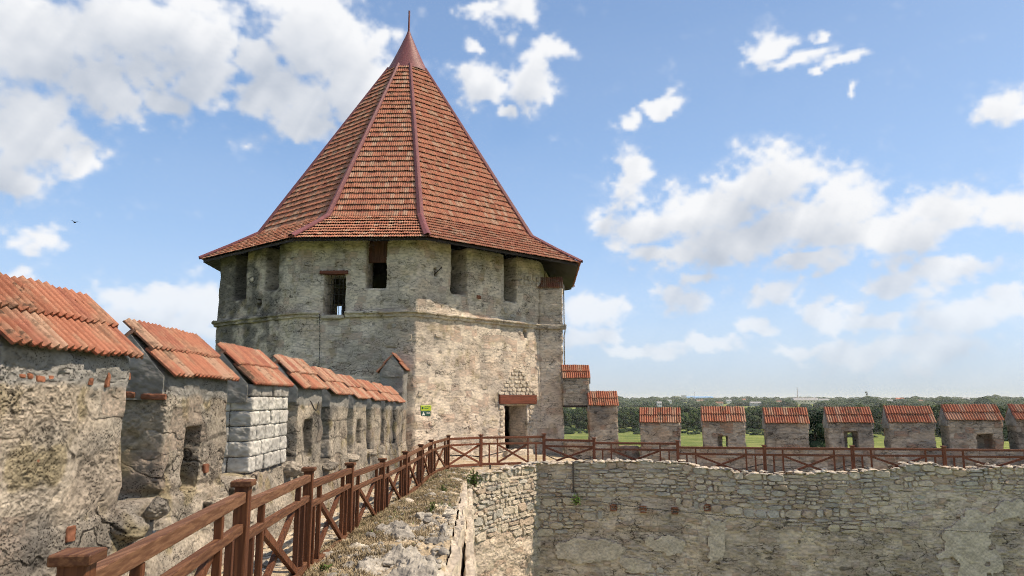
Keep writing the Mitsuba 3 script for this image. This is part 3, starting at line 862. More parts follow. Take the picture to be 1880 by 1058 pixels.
tag(put(f'{BW}__merlon_003__hook', tube(to(LM, catmull([(12.98, -0.02, -0.02), (13.0, -0.07, -0.13), (13.1, -0.09, -0.19), (13.22, -0.09, -0.17), (13.3, -0.09, -0.04)], 5)), 0.012), 'iron', smooth=40), 'bent iron hook')

# the right battlement wall, stepping up to the tower
BR = number(BW)
tag(BR, 'low battlement wall with seven tile capped merlons in front of the meadow, stepping up to the tower', 'battlement wall')
RM = local((5.46, 31.2, 0), (16.0, -3.6))
for i, (xa, xb, ze, zr) in enumerate([(5.46, 7.28, -0.97, -0.35), (8.0, 9.86, -0.91, -0.30), (10.48, 12.29, -0.96, -0.33), (12.85, 14.66, -0.92, -0.31), (15.07, 16.87, -0.90, -0.25), (17.15, 19.2, -0.79, -0.20), (19.5, 21.5, -0.76, -0.20)]):
    sa, sb = (xa - 5.46) / 0.9756 + 0.07, (xb - 5.46) / 0.9756 - 0.11
    hole = {1: [(3.28, 3.68, -2.1, -1.49, 0.5), (3.50, 3.64, -2.1, -1.55, 1.2)], 3: [(8.22, 8.74, -2.05, -1.28, 0.5), (8.46, 8.68, -2.05, -1.34, 1.2)], 5: [(13.05, 13.62, -1.95, -1.32, 0.6)]}.get(i, ())
    merlon(BR, RM, sa, sb, 0.9, -2.5, ze, zr, 'curtain_stone', 0.075, False, 70 + i, hole, soft=1, amp=0.9)
solid = box_man(0.0, 18.4, 0.02, 0.88, -3.2, 0)
v, f = man(solid.refine_to_length(0.10))
v[:, 2] = -3.2 + (v[:, 2] + 3.2) / 3.2 * (np.interp(v[:, 0], [0, 18], [-2.04, -1.95]) + 3.2)
mesh = trimesh.Trimesh(v, f, process=False)
w = to(RM, v)
v = v + np.array(mesh.vertex_normals) * (0.10 * nfbm(w, 1.6, 4, 5) + 0.06 * nfbm(w, 6, 4, 6))[:, None]
put(f'{BR}__parapet', (to(RM, v), f), 'curtain_stone', smooth=True)
solid = box_man(-4.0, 20, 0.1, 0.8, -14.5, -2.6)
put(f'{BR}__wall_foot', (to(RM, man(solid)[0]), man(solid)[1]), 'curtain_stone')
SM = local((0, 32.1, 0), (1, 0))
merlon(BR, local((0, 32.75, 0), (1, 0)), 1.26, 2.36, 1.0, -3.0, 5.15, 5.75, 'tower_stone', 0.11, False, 91, soft=1, amp=1.0, name='pier', label='tall pier against the tower with a small tiled cap')
merlon(BR, SM, 2.28, 3.47, 0.9, -0.27, 0.95, 1.56, 'curtain_stone', 0.08, False, 92, soft=1, amp=0.7)
merlon(BR, local((0, 31.7, 0), (1, 0)), 3.40, 4.66, 0.9, -2.9, -0.26, 0.38, 'curtain_stone', 0.08, False, 93, soft=1, amp=0.8)
for x0, x1, z1 in ((2.30, 3.5, -1.82), (4.6, 5.6, -2.02)):
    v, f = eroded(box_man(x0, x1, 0.02, 0.86, -3.2, z1), 0.10, 1, lambda v, n: 0.10 * nfbm(v, 2.2, 4, 3))
    put(f'{BR}__parapet', (to(local((0, 31.75, 0), (1, 0)), v), f), 'curtain_stone', smooth=True)
put(f'{BR}__lintel', beam((2.3, 32.13, -0.30), (3.52, 32.13, -0.30), 0.14, 0.09), 'dark_board')
v, f = beam((2.3, 32.75, -0.30), (3.52, 32.75, -0.30), 0.5, 0.07)
put(f'{BR}__lintel', (v, f), 'dark_board')

# ------------------------------------------------------------------ the tower
ST = 'stone_tower'
used.add(ST)
tag(ST, 'broad many sided stone tower under a tall red tiled pointed roof', 'tower')
WALLP = [(-13.25, 31.75), (-8.65, 28.25), (-3.78, 27.82), (1.35, 32.9), (2.25, 39.05), (-2.05, 43.88), (-8.55, 44.17), (-13.5, 39.1)]
FACE = [local((*WALLP[k], 0), np.subtract(WALLP[(k + 1) % 8], WALLP[k])) for k in range(8)]
ring = m3.CrossSection([np.array(WALLP)], m3.FillRule.NonZero)
inner_ring = ring.offset(-1.15, m3.JoinType.Miter)
solid = ring.extrude(9.45).translate((0, 0, -3.0)) - inner_ring.extrude(12).translate((0, 0, -2.35))


def cut(k, u0, u1, z0, z1, depth=1.7, flare=0.0):
    return box_man(u0, u1, -0.6, depth, z0, z1).transform(FACE[k][:3])


CUTS = [(0, 1.2, 2.1, 4.34, 7), (0, 3.5, 4.45, 4.53, 7), (1, 1.11, 1.97, 3.32, 4.98), (1, 2.80, 3.66, 4.40, 7), (2, 1.78, 2.64, 4.35, 7), (2, 4.85, 5.64, 4.35, 7), (2, 4.80, 6.2, -2.2, -0.19),
        (3, 1.6, 2.4, 4.4, 7), (3, 4.0, 4.8, 4.4, 7), (4, 1.6, 2.4, 4.4, 7), (4, 4.2, 5.0, 4.4, 7), (5, 1.4, 2.2, 4.4, 7), (5, 4.2, 5.0, 4.4, 7), (6, 1.6, 2.4, 4.4, 7), (6, 4.6, 5.4, 4.4, 7), (7, 1.6, 2.4, 4.4, 7), (7, 4.6, 5.4, 4.4, 7)]
for c in CUTS:
    solid -= cut(*c)
solid -= cut(0, 3.0, 3.3, 3.85, 4.2, 0.25) + cut(2, 0.86, 1.04, 4.95, 5.3, 0.25) + cut(2, 6.05, 6.3, 2.75, 3.1, 0.3) + cut(0, 4.6, 4.72, 2.9, 3.1, 0.2) + cut(2, 0.5, 0.56, 5.5, 5.58, 0.2) + cut(1, 3.7, 4.2, 1.98, 2.03, 0.1)
solid -= m3.Manifold.cube((0.5, 6.0, 0.7), True).translate((-10.2, 42.0, 5.2))


def tower_disp(v, n):
    u = np.arctan2(v[:, 0] - TC[0], TC[1] - v[:, 1]) * 8.4
    rn, j = block_np(u, v[:, 2], 0.30, 0.42, 0.05)
    outward = np.clip((v[:, 0] - TC[0]) * n[:, 0] + (v[:, 1] - TC[1]) * n[:, 1], 0, 1)
    worn = nstep(0.0, 0.12, nfbm(v, 0.7, 3, 33))
    return 0.14 * nfbm(v, 0.9, 4, 4) + 0.04 * nfbm(v, 3.3, 4, 5) + 0.03 * nfbm(v, 9, 3, 6) + (0.03 * (rn - 0.5) - 0.02 * (1 - j)) * (0.15 + 0.7 * worn) + outward * np.clip(3.3 - v[:, 2], 0, 8) * 0.02


v, f = eroded(solid, 0.125, 1, tower_disp)
put(ST + '__wall', (v, f), 'tower_stone', smooth=True)
base = ring.offset(0.05, m3.JoinType.Miter).extrude(11.7).translate((0, 0, -14.6))
put(ST + '__foot', man(base), 'tower_stone')
# string course
band = (ring.offset(0.20, m3.JoinType.Miter) - ring.offset(-0.2, m3.JoinType.Miter)).extrude(0.11).translate((0, 0, 3.36)) + (ring.offset(0.11, m3.JoinType.Miter) - ring.offset(-0.2, m3.JoinType.Miter)).extrude(0.14).translate((0, 0, 3.23))
band -= cut(1, 1.02, 2.02, 3.0, 4.98)
v, f = eroded(band, 0.10, 1, lambda v, n: 0.10 * nfbm(v, 1.8, 4, 3) + 0.05 * nfbm(v, 6, 3, 9))
put(ST + '__string_course', (v, f), 'tower_stone', smooth=True)
put(ST + '__floor', man(inner_ring.extrude(0.15).translate((0, 0, 2.6))), 'dark_board')


def on_face(k, u, q, z):
    return to(FACE[k], [(u, q, z)])[0]


def face_box(k, u0, u1, q0, q1, z0, z1, c=0.01):
    v, f = cbox(u1 - u0, q1 - q0, z1 - z0, c)
    return to(FACE[k], v + [(u0 + u1) / 2, (q0 + q1) / 2, (z0 + z1) / 2]), f


# door with its timber lintel, window with lintel, sill and bars, boarded head of the opening beside it
put(ST + '__doorway__lintel', face_box(2, 4.45, 6.74, -0.17, 0.5, -0.19, 0.20), 'lintel_timber')
put(ST + '__doorway__threshold', eroded(m3.Manifold(m3.Mesh(np.ascontiguousarray(face_box(2, 4.7, 6.3, -0.35, 0.9, -2.6, -2.16)[0], np.float32), face_box(2, 4.7, 6.3, -0.35, 0.9, -2.6, -2.16)[1].astype(np.uint32))), 0.09, 1, lambda v, n: 0.06 * nfbm(v, 4, 3, 2)), 'lime_patch', smooth=40)
w0 = ST + '__window'
put(w0 + '__lintel', face_box(1, 0.93, 2.08, -0.10, 0.3, 4.98, 5.12), 'lintel_timber')
put(w0 + '__sill', face_box(1, 1.06, 2.0, -0.14, 0.35, 3.17, 3.325, 0.03), 'rubble_tan')
for u in (1.28, 1.45, 1.62, 1.79):
    a, b2 = on_face(1, u, 0.35, 3.3), on_face(1, u, 0.35, 4.99)
    put(w0 + '__bar', tube([a, (a + b2) / 2, b2], 0.013, 6), 'iron', smooth=60)
for z in (3.75, 4.2, 4.62):
    a, b2 = on_face(1, 1.08, 0.36, z), on_face(1, 2.0, 0.36, z)
    put(w0 + '__bar', tube([a, (a + b2) / 2, b2], 0.012, 6), 'iron', smooth=60)
put(ST + '__opening_board', face_box(1, 2.7, 3.72, 0.40, 0.48, 5.50, 6.4), 'wood_upright')
a, b2 = on_face(2, 0.9, 0.1, 5.0), on_face(2, 1.1, -0.22, 5.34)
put(ST + '__iron_bracket', tube([a, (a + b2) / 2, b2], 0.025, 6), 'iron')

# facing stones that stand out of the weathered face
r4 = np.random.default_rng(21)


def facing(k, u, z, w, h, proud, mat):
    v, f = stone_piece(w, h, proud + 0.05, r4)
    M = FACE[k] @ np.array([[1, 0, 0, u], [0, 0, -1, 0.045 - np.clip(3.3 - z, 0, 8) * 0.02], [0, 1, 0, z], [0, 0, 0, 1.0]])
    put(ST + '__wall__facing_stone', (to(M, v), f), mat, smooth=35)


for row in range(7):     # rubble relieving patch over the door
    z = 0.27 + row * 0.17
    half = 1.15 - row * 0.16
    u = 5.55 - half
    while u < 5.55 + half:
        w = r4.uniform(0.16, 0.38)
        facing(2, u + w / 2, z + r4.uniform(-0.02, 0.02), w - 0.03, 0.145, 0.06, r4.choice(['rubble_pale', 'rubble_tan', 'rubble_pale', 'lime_patch']))
        u += w
for row in range(8):     # jamb stones
    for u in (4.68, 6.36):
        w = r4.uniform(0.2, 0.36)
        facing(2, u + (-w / 2 + 0.06 if u < 5 else w / 2 - 0.06), -0.32 - row * 0.24, w, 0.2, 0.05, r4.choice(['rubble_pale', 'rubble_tan']))
for u in np.arange(5.9, 7.0, 0.27):
    for z in (5.55, 5.3):
        facing(2, u + r4.uniform(-0.04, 0.04), z, 0.24, 0.22, 0.04, 'rubble_tan')
for k, u0, u1 in ((0, 0.3, 5.6), (1, 0.2, 4.7), (2, 0.2, 7.0)):
    for _ in range(42 if k else 28):
        u, z = r4.uniform(u0, u1), r4.uniform(-2.0, 6.0)
        w, h = r4.uniform(0.2, 0.5), r4.uniform(0.12, 0.28)
        if any(c[0] == k and c[1] - 0.3 < u < c[2] + 0.3 and c[3] - 0.25 < z < c[4] + 0.25 for c in CUTS) or abs(z - 3.35) < 0.3 or (k == 2 and 4.3 < u and z < 1.6):
            continue
        facing(k, u, z, w, h, r4.uniform(0.004, 0.03), 'tower_stone' if r4.random() < 0.75 else r4.choice(['rubble_tan', 'rubble_grey', 'brick_red' if w < 0.28 else 'rubble_tan']))

# roof
HIPS = np.radians([-60.0, -17.6, 14.2, 65.9, 110, 155, 200, 250])
R_E, Z_E, R_K, Z_K, R_C, Z_C = 9.63, 6.2, 7.163, 7.68, 1.084, 17.45
R_M, Z_M = 8.4, 6.93
R_D = R_E - 0.09


def hip(a, R, z):
    return np.array([TC[0] + R * math.sin(a), TC[1] - R * math.cos(a), z])


deck = Bag()
for k in range(8):
    a, c = HIPS[k], HIPS[(k + 1) % 8] + (2 * math.pi if k == 7 else 0)
    prof = [(R_D, Z_E + 0.04), (R_M, Z_M), (R_K, Z_K), (R_C, Z_C)]
    for (r0, z0), (r1_, z1) in zip(prof[:-1], prof[1:]):
        deck.add([hip(a, r0, z0 - 0.03), hip(c, r0, z0 - 0.03), hip(c, r1_, z1 - 0.03), hip(a, r1_, z1 - 0.03)], [[0, 1, 2, 3]])
        deck.add([hip(a, r0, z0 - 0.13), hip(c, r0, z0 - 0.13), hip(c, r1_ - 0.1, z1 - 0.13), hip(a, r1_ - 0.1, z1 - 0.13)], [[3, 2, 1, 0]])
    deck.add([hip(a, R_D, Z_E - 0.09), hip(c, R_D, Z_E - 0.09), hip(c, R_D, Z_E + 0.02), hip(a, R_D, Z_E + 0.02)], [[0, 1, 2, 3]])
RF = ST + '__roof'
put(RF, deck.mesh(), 'dark_board')
TT = tile_shape(0.2, 0.42, 0.016, 2, 0.026, 4)
TT_PLY = mikit.ply(TT, TILES[0], 30)
single, rest = [], {m: Bag() for m in TILES}
r5 = np.random.default_rng(31)
for k in range(8):
    a, c = HIPS[k], HIPS[(k + 1) % 8] + (2 * math.pi if k == 7 else 0)
    for (r0, z0), (r1_, z1), rows in (((R_E + 0.02, Z_E), (R_M, Z_M), 4), ((R_M, Z_M), (R_K, Z_K), 4), ((R_K, Z_K), (R_C, Z_C), 32)):
        p0, p1, q0, q1 = hip(a, r0, z0), hip(c, r0, z0), hip(a, r1_, z1), hip(c, r1_, z1)
        x = (p1 - p0) / np.linalg.norm(p1 - p0)
        up = (q0 + q1) / 2 - (p0 + p1) / 2
        up -= x * (up @ x)
        H = np.linalg.norm(up)
        y = up / H
        l0, l1, m0, m1 = 0.0, (q0 - p0) @ x, np.linalg.norm(p1 - p0), (q1 - p0) @ x
        expo = H / rows
        for row in range(rows):
            vv = row * expo
            lo, hi = l0 + (l1 - l0) * vv / H, m0 + (m1 - m0) * vv / H
            start = lo - r5.uniform(0, 0.2)
            sag = r5.normal(0, 0.012)
            for n in range(int((hi - start) / 0.2) + 2):
                cx = start + 0.1 + n * 0.2
                if cx - 0.1 > hi:
                    break
                L = basis(x, y, p0 + x * cx + y * (vv + sag + r5.normal(0, 0.008)))
                L[:3, 3] += L[:3, 2] * (0.06 + r5.normal(0, 0.004))
                L = tilt(L, -0.155 + r5.normal(0, 0.012), r5.normal(0, 0.02), r5.normal(0, 0.012))
                pos = L[:3, 3]
                patch = nfbm(pos[None], 0.9, 3, 5)[0]
                m = TILES[r5.choice(4, p=[0.58, 0.30, 0.08, 0.04] if patch < 0.08 else [0.42, 0.24, 0.22, 0.12])]
                inside = lo + 0.3 < cx < hi - 0.45
                if inside and k in (1, 2):
                    single.append((np.linalg.norm(pos), L, m))
                else:
                    w = to(L, TT[0])
                    t = (w - p0) @ x
                    s = np.clip((w - p0) @ y / H, 0, 1.05)
                    w = w + x[None] * (np.clip(t, l0 + (l1 - l0) * s, m0 + (m1 - m0) * s) - t)[:, None]
                    rest[m].add(w, TT[1])
single.sort(key=lambda a: a[0])
for _, L, m in single[:300]:
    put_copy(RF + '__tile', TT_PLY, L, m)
for _, L, m in single[300:]:
    rest[m].add(to(L, TT[0]), TT[1])
for m in TILES:
    tag(put(RF + '__upper_tile', rest[m].mesh(), m, smooth=30), kind='stuff')
for k in range(8):
    a = HIPS[k]
    bag = Bag()
    pts = [hip(a, R_E + 0.05, Z_E + 0.03), hip(a, R_M, Z_M + 0.02), hip(a, R_K, Z_K + 0.03), hip(a, R_C - 0.05, Z_C)]
    nb = [hip(HIPS[(k + 1) % 8], R_E, Z_E), hip(HIPS[(k - 1) % 8], R_E, Z_E)]
    rows = []
    for i, p in enumerate(pts):
        along = pts[min(i + 1, 3)] - pts[max(i - 1, 0)]
        along /= np.linalg.norm(along)
        wing = []
        for q in nb:
            d = q - hip(a, R_E, Z_E)
            d = d - along * (d @ along)
            wing.append(d / np.linalg.norm(d))
        out = -(wing[0] + wing[1])
        out /= np.linalg.norm(out)
        sc = [0.145, 0.145, 0.145, 0.09][i]
        lift = 0.105 * out
        rows.append([p + wing[1] * sc + lift - out * 0.05, p + wing[1] * sc + lift, p + wing[1] * 0.03 + lift + out * 0.05, p + wing[0] * 0.03 + lift + out * 0.05, p + wing[0] * sc + lift, p + wing[0] * sc + lift - out * 0.05])
    for i in range(3):
        for c in range(5):
            bag.add([rows[i][c], rows[i + 1][c], rows[i + 1][c + 1], rows[i][c + 1]], [[0, 1, 2, 3]])
    put(RF + '__hip_flashing', bag.mesh(), 'flashing', smooth=25)
t = np.array([(0, 17.3), (1.20, 17.3), (1.16, 17.38), (0.86, 17.98), (0.52, 18.75), (0.24, 19.42), (0.10, 19.78), (0.055, 19.92), (0.05, 21.1), (0, 21.12)])
cap = trimesh.creation.revolve(t[1:6], sections=28)
put(RF + '__cap', (np.array(cap.vertices) + [TC[0], TC[1], 0], np.array(cap.faces)), 'flashing', smooth=40)
rod = trimesh.creation.revolve(t[4:], sections=12)
put(RF + '__finial', (np.array(rod.vertices) * [0.98, 0.98, 1] + [TC[0], TC[1], 0.0], np.array(rod.faces)), 'flashing', smooth=40)

# the gabled end merlon where the left wall runs into the tower
merlon(BW, LM, 26.7, 27.9, 0.9, -1.9, 1.08, 1.74, 'merlon_stone', 0.08, True, 66, soft=1, dull=True)

v, f = eroded(box_man(1.1, 2.52, -0.16, 0.4, 3.22, 3.44), 0.09, 1, lambda v, n: 0.06 * nfbm(v, 4, 3, 3))
put(f'{BR}__pier__string_course', (to(local((0, 32.75, 0), (1, 0)), v), f), 'tower_stone', smooth=40)
put(f'{BR}__pier__pipe', tube([(2.40, 32.68, 5.3), (2.41, 32.66, 3.5), (2.47, 32.5, 3.3), (2.40, 32.66, 2.9), (2.41, 32.68, 0.6)], 0.03, 6), 'plaster_grey', smooth=60)

# yellow green notice by the corner of the tower
SG = 'notice_board'
used.add(SG)
tag(SG, 'small yellow green notice board fixed low on the tower wall', 'sign')
put(SG + '__panel', face_box(2, 0.25, 0.76, -0.10, -0.06, -0.43, -0.22), 'sign_green')
put(SG + '__panel', face_box(2, 0.27, 0.74, -0.10, -0.06, -0.63, -0.437), 'sign_dark')
bag = Bag()
bag.add([on_face(2, 0.30, -0.104, -0.60), on_face(2, 0.46, -0.104, -0.60), on_face(2, 0.38, -0.104, -0.46)], [[0, 1, 2]])
bag.add([on_face(2, 0.52, -0.104, -0.53), on_face(2, 0.70, -0.104, -0.53), on_face(2, 0.70, -0.104, -0.50), on_face(2, 0.52, -0.104, -0.50)], [[0, 1, 2, 3]])
put(SG + '__warning_mark', bag.mesh(), 'sign_white')
bag = Bag()
for z, u1 in ((-0.29, 0.70), (-0.36, 0.62)):
    bag.add([on_face(2, 0.42, -0.104, z), on_face(2, u1, -0.104, z), on_face(2, u1, -0.104, z + 0.025), on_face(2, 0.42, -0.104, z + 0.025)], [[0, 1, 2, 3]])
t = np.linspace(0, 2 * np.pi, 13)[:-1]
bag.add([on_face(2, 0.33, -0.104, -0.32)] + [on_face(2, 0.33 + 0.045 * math.cos(b2), -0.104, -0.32 + 0.045 * math.sin(b2)) for b2 in t], [[0, 1 + k, 1 + (k + 1) % 12] for k in range(12)])
put(SG + '__print', bag.mesh(), 'sign_dark')

# ------------------------------------------------------------------ timber railings


def railing(key, label, posts, level, short=(), skip_first=False, rail='wood_rail', depth=1.14, post='wood_upright'):
    """Posts (x, y, top) with rails, square balusters and a saltire in each bay."""
    key = number(key)
    tag(key, label, 'railing')
    P = [np.array(p, float) for p in posts]
    for i, p in enumerate(P):
        if skip_first and i == 0:
            continue
        d = P[min(i + 1, len(P) - 1)] - P[max(i - 1, 0)]
        a = math.atan2(d[1], d[0]) + r6.normal(0, 0.02)
        v, f = cbox(0.102, 0.102, depth + 0.25, 0.006)
        k = put(key + '__post', (rotz(v, a) + [p[0], p[1], p[2] - (depth + 0.25) / 2 - 0.03], f), post)
        v, f = cbox(0.152, 0.152, 0.042, 0.006)
        put(k + '__cap', (rotz(v, a) + [p[0], p[1], p[2] - 0.023], f), rail)
    for i in range(len(P) - 1):
        p, q = P[i].copy(), P[i + 1].copy()
        drop = p[2] - q[2]
        p[2] = p[2] - 0.075 - max(drop, 0) * level
        q[2] = q[2] - 0.075 + min(drop, 0) * level
        L = np.linalg.norm((q - p)[:2])
        d = (q - p) / np.linalg.norm((q - p)[:2])
        n = np.array([d[1], -d[0], 0])

        def at(s, dz, side=0.0):
            return p + d * s + n * side + np.array([0, 0, dz])
        e = 0.052
        rail_ = rail if rail != 'wood_rail' or r6.random() < 0.55 else 'wood_rail_faded'
        put(key + '__top_rail', beam(at(e, -0.045), at(L - e, -0.045), 0.07, 0.082), rail_)
        put(key + '__middle_rail', beam(at(e, -0.265), at(L - e, -0.265), 0.055, 0.07), rail)
        put(key + '__bottom_rail', beam(at(e, -0.985), at(L - e, -0.985), 0.07, 0.09), rail)
        off = [] if i in short else [0.31, 0.62]
        for o in off:
            for s in (o, L - o):
                z0 = -0.09 if o > 0.5 else -0.30
                put(key + '__baluster', beam(at(s, z0), at(s, -0.94), 0.052, 0.052, up=n, c=0.004), post if r6.random() < 0.6 or post != 'wood_upright' else 'wood_upright_dark')
        o = (off[-1] + 0.035) if off else 0.06
        put(key + '__brace', beam(at(o, -0.31, 0.012), at(L - o, -0.93, 0.012), 0.045, 0.07, c=0.004), post)
        put(key + '__brace', beam(at(L - o, -0.31, -0.034), at(o, -0.93, -0.034), 0.045, 0.07, c=0.004), post)


r6 = np.random.default_rng(77)
LEFT_POSTS = [(-1.635, 2.8, -0.562), (-1.98, 5.4, -0.585), (-2.30, 8.27, -0.755), (-2.46, 11.1, -0.945), (-2.49, 14.0, -1.11), (-2.48, 16.9, -1.18), (-2.48, 19.75, -1.195), (-2.52, 22.6, -1.225), (-2.24, 25.5, -1.235)]
railing('timber_railing', 'brown timber railing running along the left wall walk from the front corner to the tower', LEFT_POSTS, 0.45)
MID_POSTS = [(-2.24, 25.5, -1.235), (-1.13, 26.4, -1.25), (1.19, 27.0, -1.235)]
railing('timber_railing', 'short reddish timber railing run in front of the tower doorway', MID_POSTS, 1.0, short=(0,), skip_first=True, rail='wood_rail_across', post='wood_red')
RIGHT_POSTS = [(1.19, 27.0, -1.235), (2.98, 26.4, -1.36), (5.93, 26.0, -1.44), (8.85, 25.5, -1.57), (11.8, 25.2, -1.565), (14.85, 25.0, -1.57), (18.1, 24.75, -1.59), (21.2, 24.5, -1.6)]
railing('timber_railing', 'reddish timber railing along the right wall walk above the retaining wall', RIGHT_POSTS, 1.0, short=(0,), skip_first=True, rail='wood_rail_across', post='wood_red')

# ------------------------------------------------------------------ cables, hoses and iron rods


def line(name, label, pts, r, mat, cat='cable', n=6):
    tag(put(name, tube(pts, r, n), mat, smooth=60), label, cat)


pts = []
for a, b2 in zip(RIGHT_POSTS[:-1], RIGHT_POSTS[1:]):
    a, b2 = np.array(a), np.array(b2)
    for t in (0, 0.25, 0.5, 0.75):
        q = a + (b2 - a) * t
        pts.append(q + [0.02, 0.16, -0.70 - 0.22 * math.sin(math.pi * t) * (0.5 + rng.random()) - (a[2] + 1.5) * 0.3])
line('power_cable', 'black cable sagging behind the right hand railing', catmull(pts, 4), 0.02, 'rubber')
line('power_cable', 'black cable sagging along the railing below the tower doorway', catmull([(-2.2, 25.7, -1.95), (-1.6, 26.3, -2.0), (-1.15, 26.6, -2.05), (-0.6, 27.4, -2.0), (-0.1, 28.8, -1.98), (0.1, 30.2, -2.0)], 5), 0.02, 'rubber')
line('power_cable', 'thin dark cable hanging down the tower wall below the barred window', [on_face(1, 1.05 + 0.04 * math.sin(z), -0.14 - 0.06 * (z > 3), z) for z in np.linspace(3.35, 0.9, 12)], 0.014, 'rubber')
line('water_hose', 'grey hose pipe running along the foot of the left battlements', catmull([(-3.20 - 0.035 * y + 0.05 * math.sin(y * 1.7), y, -0.99 - 0.035 * y + 0.06 * math.sin(y * 2.3)) for y in np.arange(7.0, 20, 0.8)], 4), 0.035, 'grey_hose', 'hose')
wire = [(-1.25, 22.9, -3.22), (-0.7, 24.0, -3.3), (0.98, 25.85, -3.34), (2.29, 25.62, -3.40), (4.55, 25.32, -3.67), (8.56, 24.78, -3.97), (12.07, 24.62, -4.17), (16.82, 24.3, -4.33), (22.0, 24.1, -4.45)]
line('wire', 'thin dark wire strung across the shaded retaining wall', catmull([(x + 0.05, y - 0.10, z) for x, y, z in wire], 5), 0.013, 'rubber', 'wire')
for (x, y, z0, z1), lab in zip([(-1.12, 23.35, -2.27, -2.95), (-0.72, 24.0, -2.12, -3.28), (0.62, 25.85, -2.26, -3.2), (2.16, 25.72, -2.21, -3.22)],
                               ['short iron rod standing beside the dry grass at the corner of the retaining wall', 'tallest iron rod fixed to the sunlit corner of the retaining wall', 'iron rod where the sunlit and shaded retaining walls meet', 'iron rod fixed to the shaded retaining wall']):
    tag(put('iron_rod', tube([(x, y, z0), (x, y, (z0 + z1) / 2), (x, y, z1)], 0.032, 6), 'iron', smooth=60), lab, 'rod', 'iron rods on the retaining wall')

# ------------------------------------------------------------------ rocks, grass and weeds on the shoulder
from scipy.spatial import cKDTree
TREE2 = cKDTree(WALK.reshape(-1, 3)[:, :2])


def heights(xy):
    return WALK.reshape(-1, 3)[TREE2.query(xy)[1], 2]


r7 = np.random.default_rng(14)
ROCKS = [(-1.95, 11.1, 0.15, 'grey rock bedded beside the railing on the rocky shoulder'), (-1.55, 10.4, 0.17, 'pale grey rock near the middle of the rocky shoulder'),
         (-2.12, 14.8, 0.15, 'flat pale stone lying in the dry grass'), (-1.85, 8.5, 0.10, 'small rock by the foot of the railing in front'), (-1.6, 12.9, 0.12, 'small grey rock among dry grass')]
for x, y, s, lab in ROCKS:
    v, f = lump((s, s * 1.15, s * (0.25 if 'flat' in lab else 0.62)), 4, 0.5, int(r7.integers(999)), 1.5, r7)
    v = v + np.array(trimesh.Trimesh(v, f, process=False).vertex_normals) * (0.10 * s * nfbm(v / s, 4, 4, 2))[:, None]
    tag(put('rock', (v + [x, y, heights([[x, y]])[0] + s * (0.08 if 'flat' in lab else 0.12)], f), 'lime_patch' if 'flat' in lab else 'bedrock', smooth=True), lab, 'rock', 'rocks on the shoulder of the wall walk')
ox, oy = np.meshgrid(np.linspace(0, 1, 70), np.arange(5.5, 14.0, 0.03), indexing='ij')
hi_x = np.interp(oy, INNER[:5, 1], INNER[:5, 0]) + 0.03
lo_x = fence_x(oy) + 0.28
px_ = lo_x + (hi_x - lo_x) * ox
q = np.stack([px_, oy, 0 * px_], -1)
oz = heights(np.stack([px_.ravel(), oy.ravel()], 1)).reshape(px_.shape)
crag = (0.5 - np.abs(nfbm(q, 2.2, 5, 51)) * 2.2)
bump_ = 0.30 * np.maximum(nfbm(q, 1.6, 4, 52) + 0.03, -0.1) + 0.20 * crag * nstep(-0.1, 0.15, nfbm(q, 1.1, 3, 53)) + 0.12 * (0.25 - np.abs(nfbm(q, 6, 4, 54))) + 0.06 * nfbm(q, 20, 3, 55)
rim = nstep(0, 0.35, ox) * nstep(0, 0.06, 1 - ox) * nstep(14.0, 12.4, oy)
oz = oz - 0.07 + (bump_ + 0.01) * rim - 0.06 * (1 - rim)
for hx, hy, hr, hd in ((-1.10, 9.25, 0.15, 0.75), (-1.26, 9.8, 0.09, 0.4)):
    oz -= hd * np.exp(-((px_ - hx) ** 2 + (oy - hy) ** 2) / (2 * hr * hr))
nr, nc = oz.shape
i, j = np.meshgrid(np.arange(nr - 1), np.arange(nc - 1), indexing='ij')
tag(put('rock_outcrop', (np.stack([px_, oy, oz], -1).reshape(-1, 3), np.stack([i * nc + j, (i + 1) * nc + j, (i + 1) * nc + j + 1, i * nc + j + 1], -1).reshape(-1, 4)), 'bedrock', smooth=25),
    'craggy pale grey rock breaking through the shoulder in front with a dark hollow in it', 'rock outcrop')
bag = Bag()
for _ in range(1500):
    y = 6.5 + 17.5 * r7.random() ** 1.5
    lo, hi = fence_x(y) - 0.9, float(np.interp(y, INNER[:, 1][:5], INNER[:, 0][:5]))
    x = lo + (hi - lo) * (1 - r7.random() ** 1.4)
    s = r7.uniform(0.012, 0.05) * (1 + (r7.random() < 0.06))
    v, f = lump((s, s * r7.uniform(0.8, 1.4), s * 0.65), 1, 0.4, int(r7.integers(200)), 1.5, r7)
    bag.add(rotz(v, r7.uniform(0, 6.3)) + [x, y, heights([[x, y]])[0] + s * 0.2], f)
tag(put('gravel', bag.mesh(), 'bedrock', smooth=30), 'loose broken stone scattered over the walk and shoulder', 'gravel', kind='stuff')


def blades(xy, hmin, hmax, wid, r, lean=0.5):
    n = len(xy)
    z = heights(xy)
    a = r.uniform(0, 2 * np.pi, n)
    h = r.uniform(hmin, hmax, n)
    w = r.uniform(0.7, 1.3, n) * wid
    b0 = np.stack([xy[:, 0], xy[:, 1], z - 0.01], 1)
    s = np.stack([np.cos(a), np.sin(a), 0 * a], 1) * w[:, None]
    l = np.stack([np.cos(a + 1.3), np.sin(a + 1.3), 0 * a], 1) * (h * r.uniform(0.05, lean, n))[:, None]
    up = np.stack([0 * a, 0 * a, h], 1)
    v = np.stack([b0 - s, b0 + s, b0 + l * 0.4 + up * 0.6 + s * 0.7, b0 + l * 0.4 + up * 0.6 - s * 0.7, b0 + l * 1.3 + up], 1).reshape(-1, 3)
    k = np.arange(n)[:, None] * 5
    f = np.concatenate([k + [0, 1, 2], k + [0, 2, 3], k + [3, 2, 4]], 0)
    return v, f


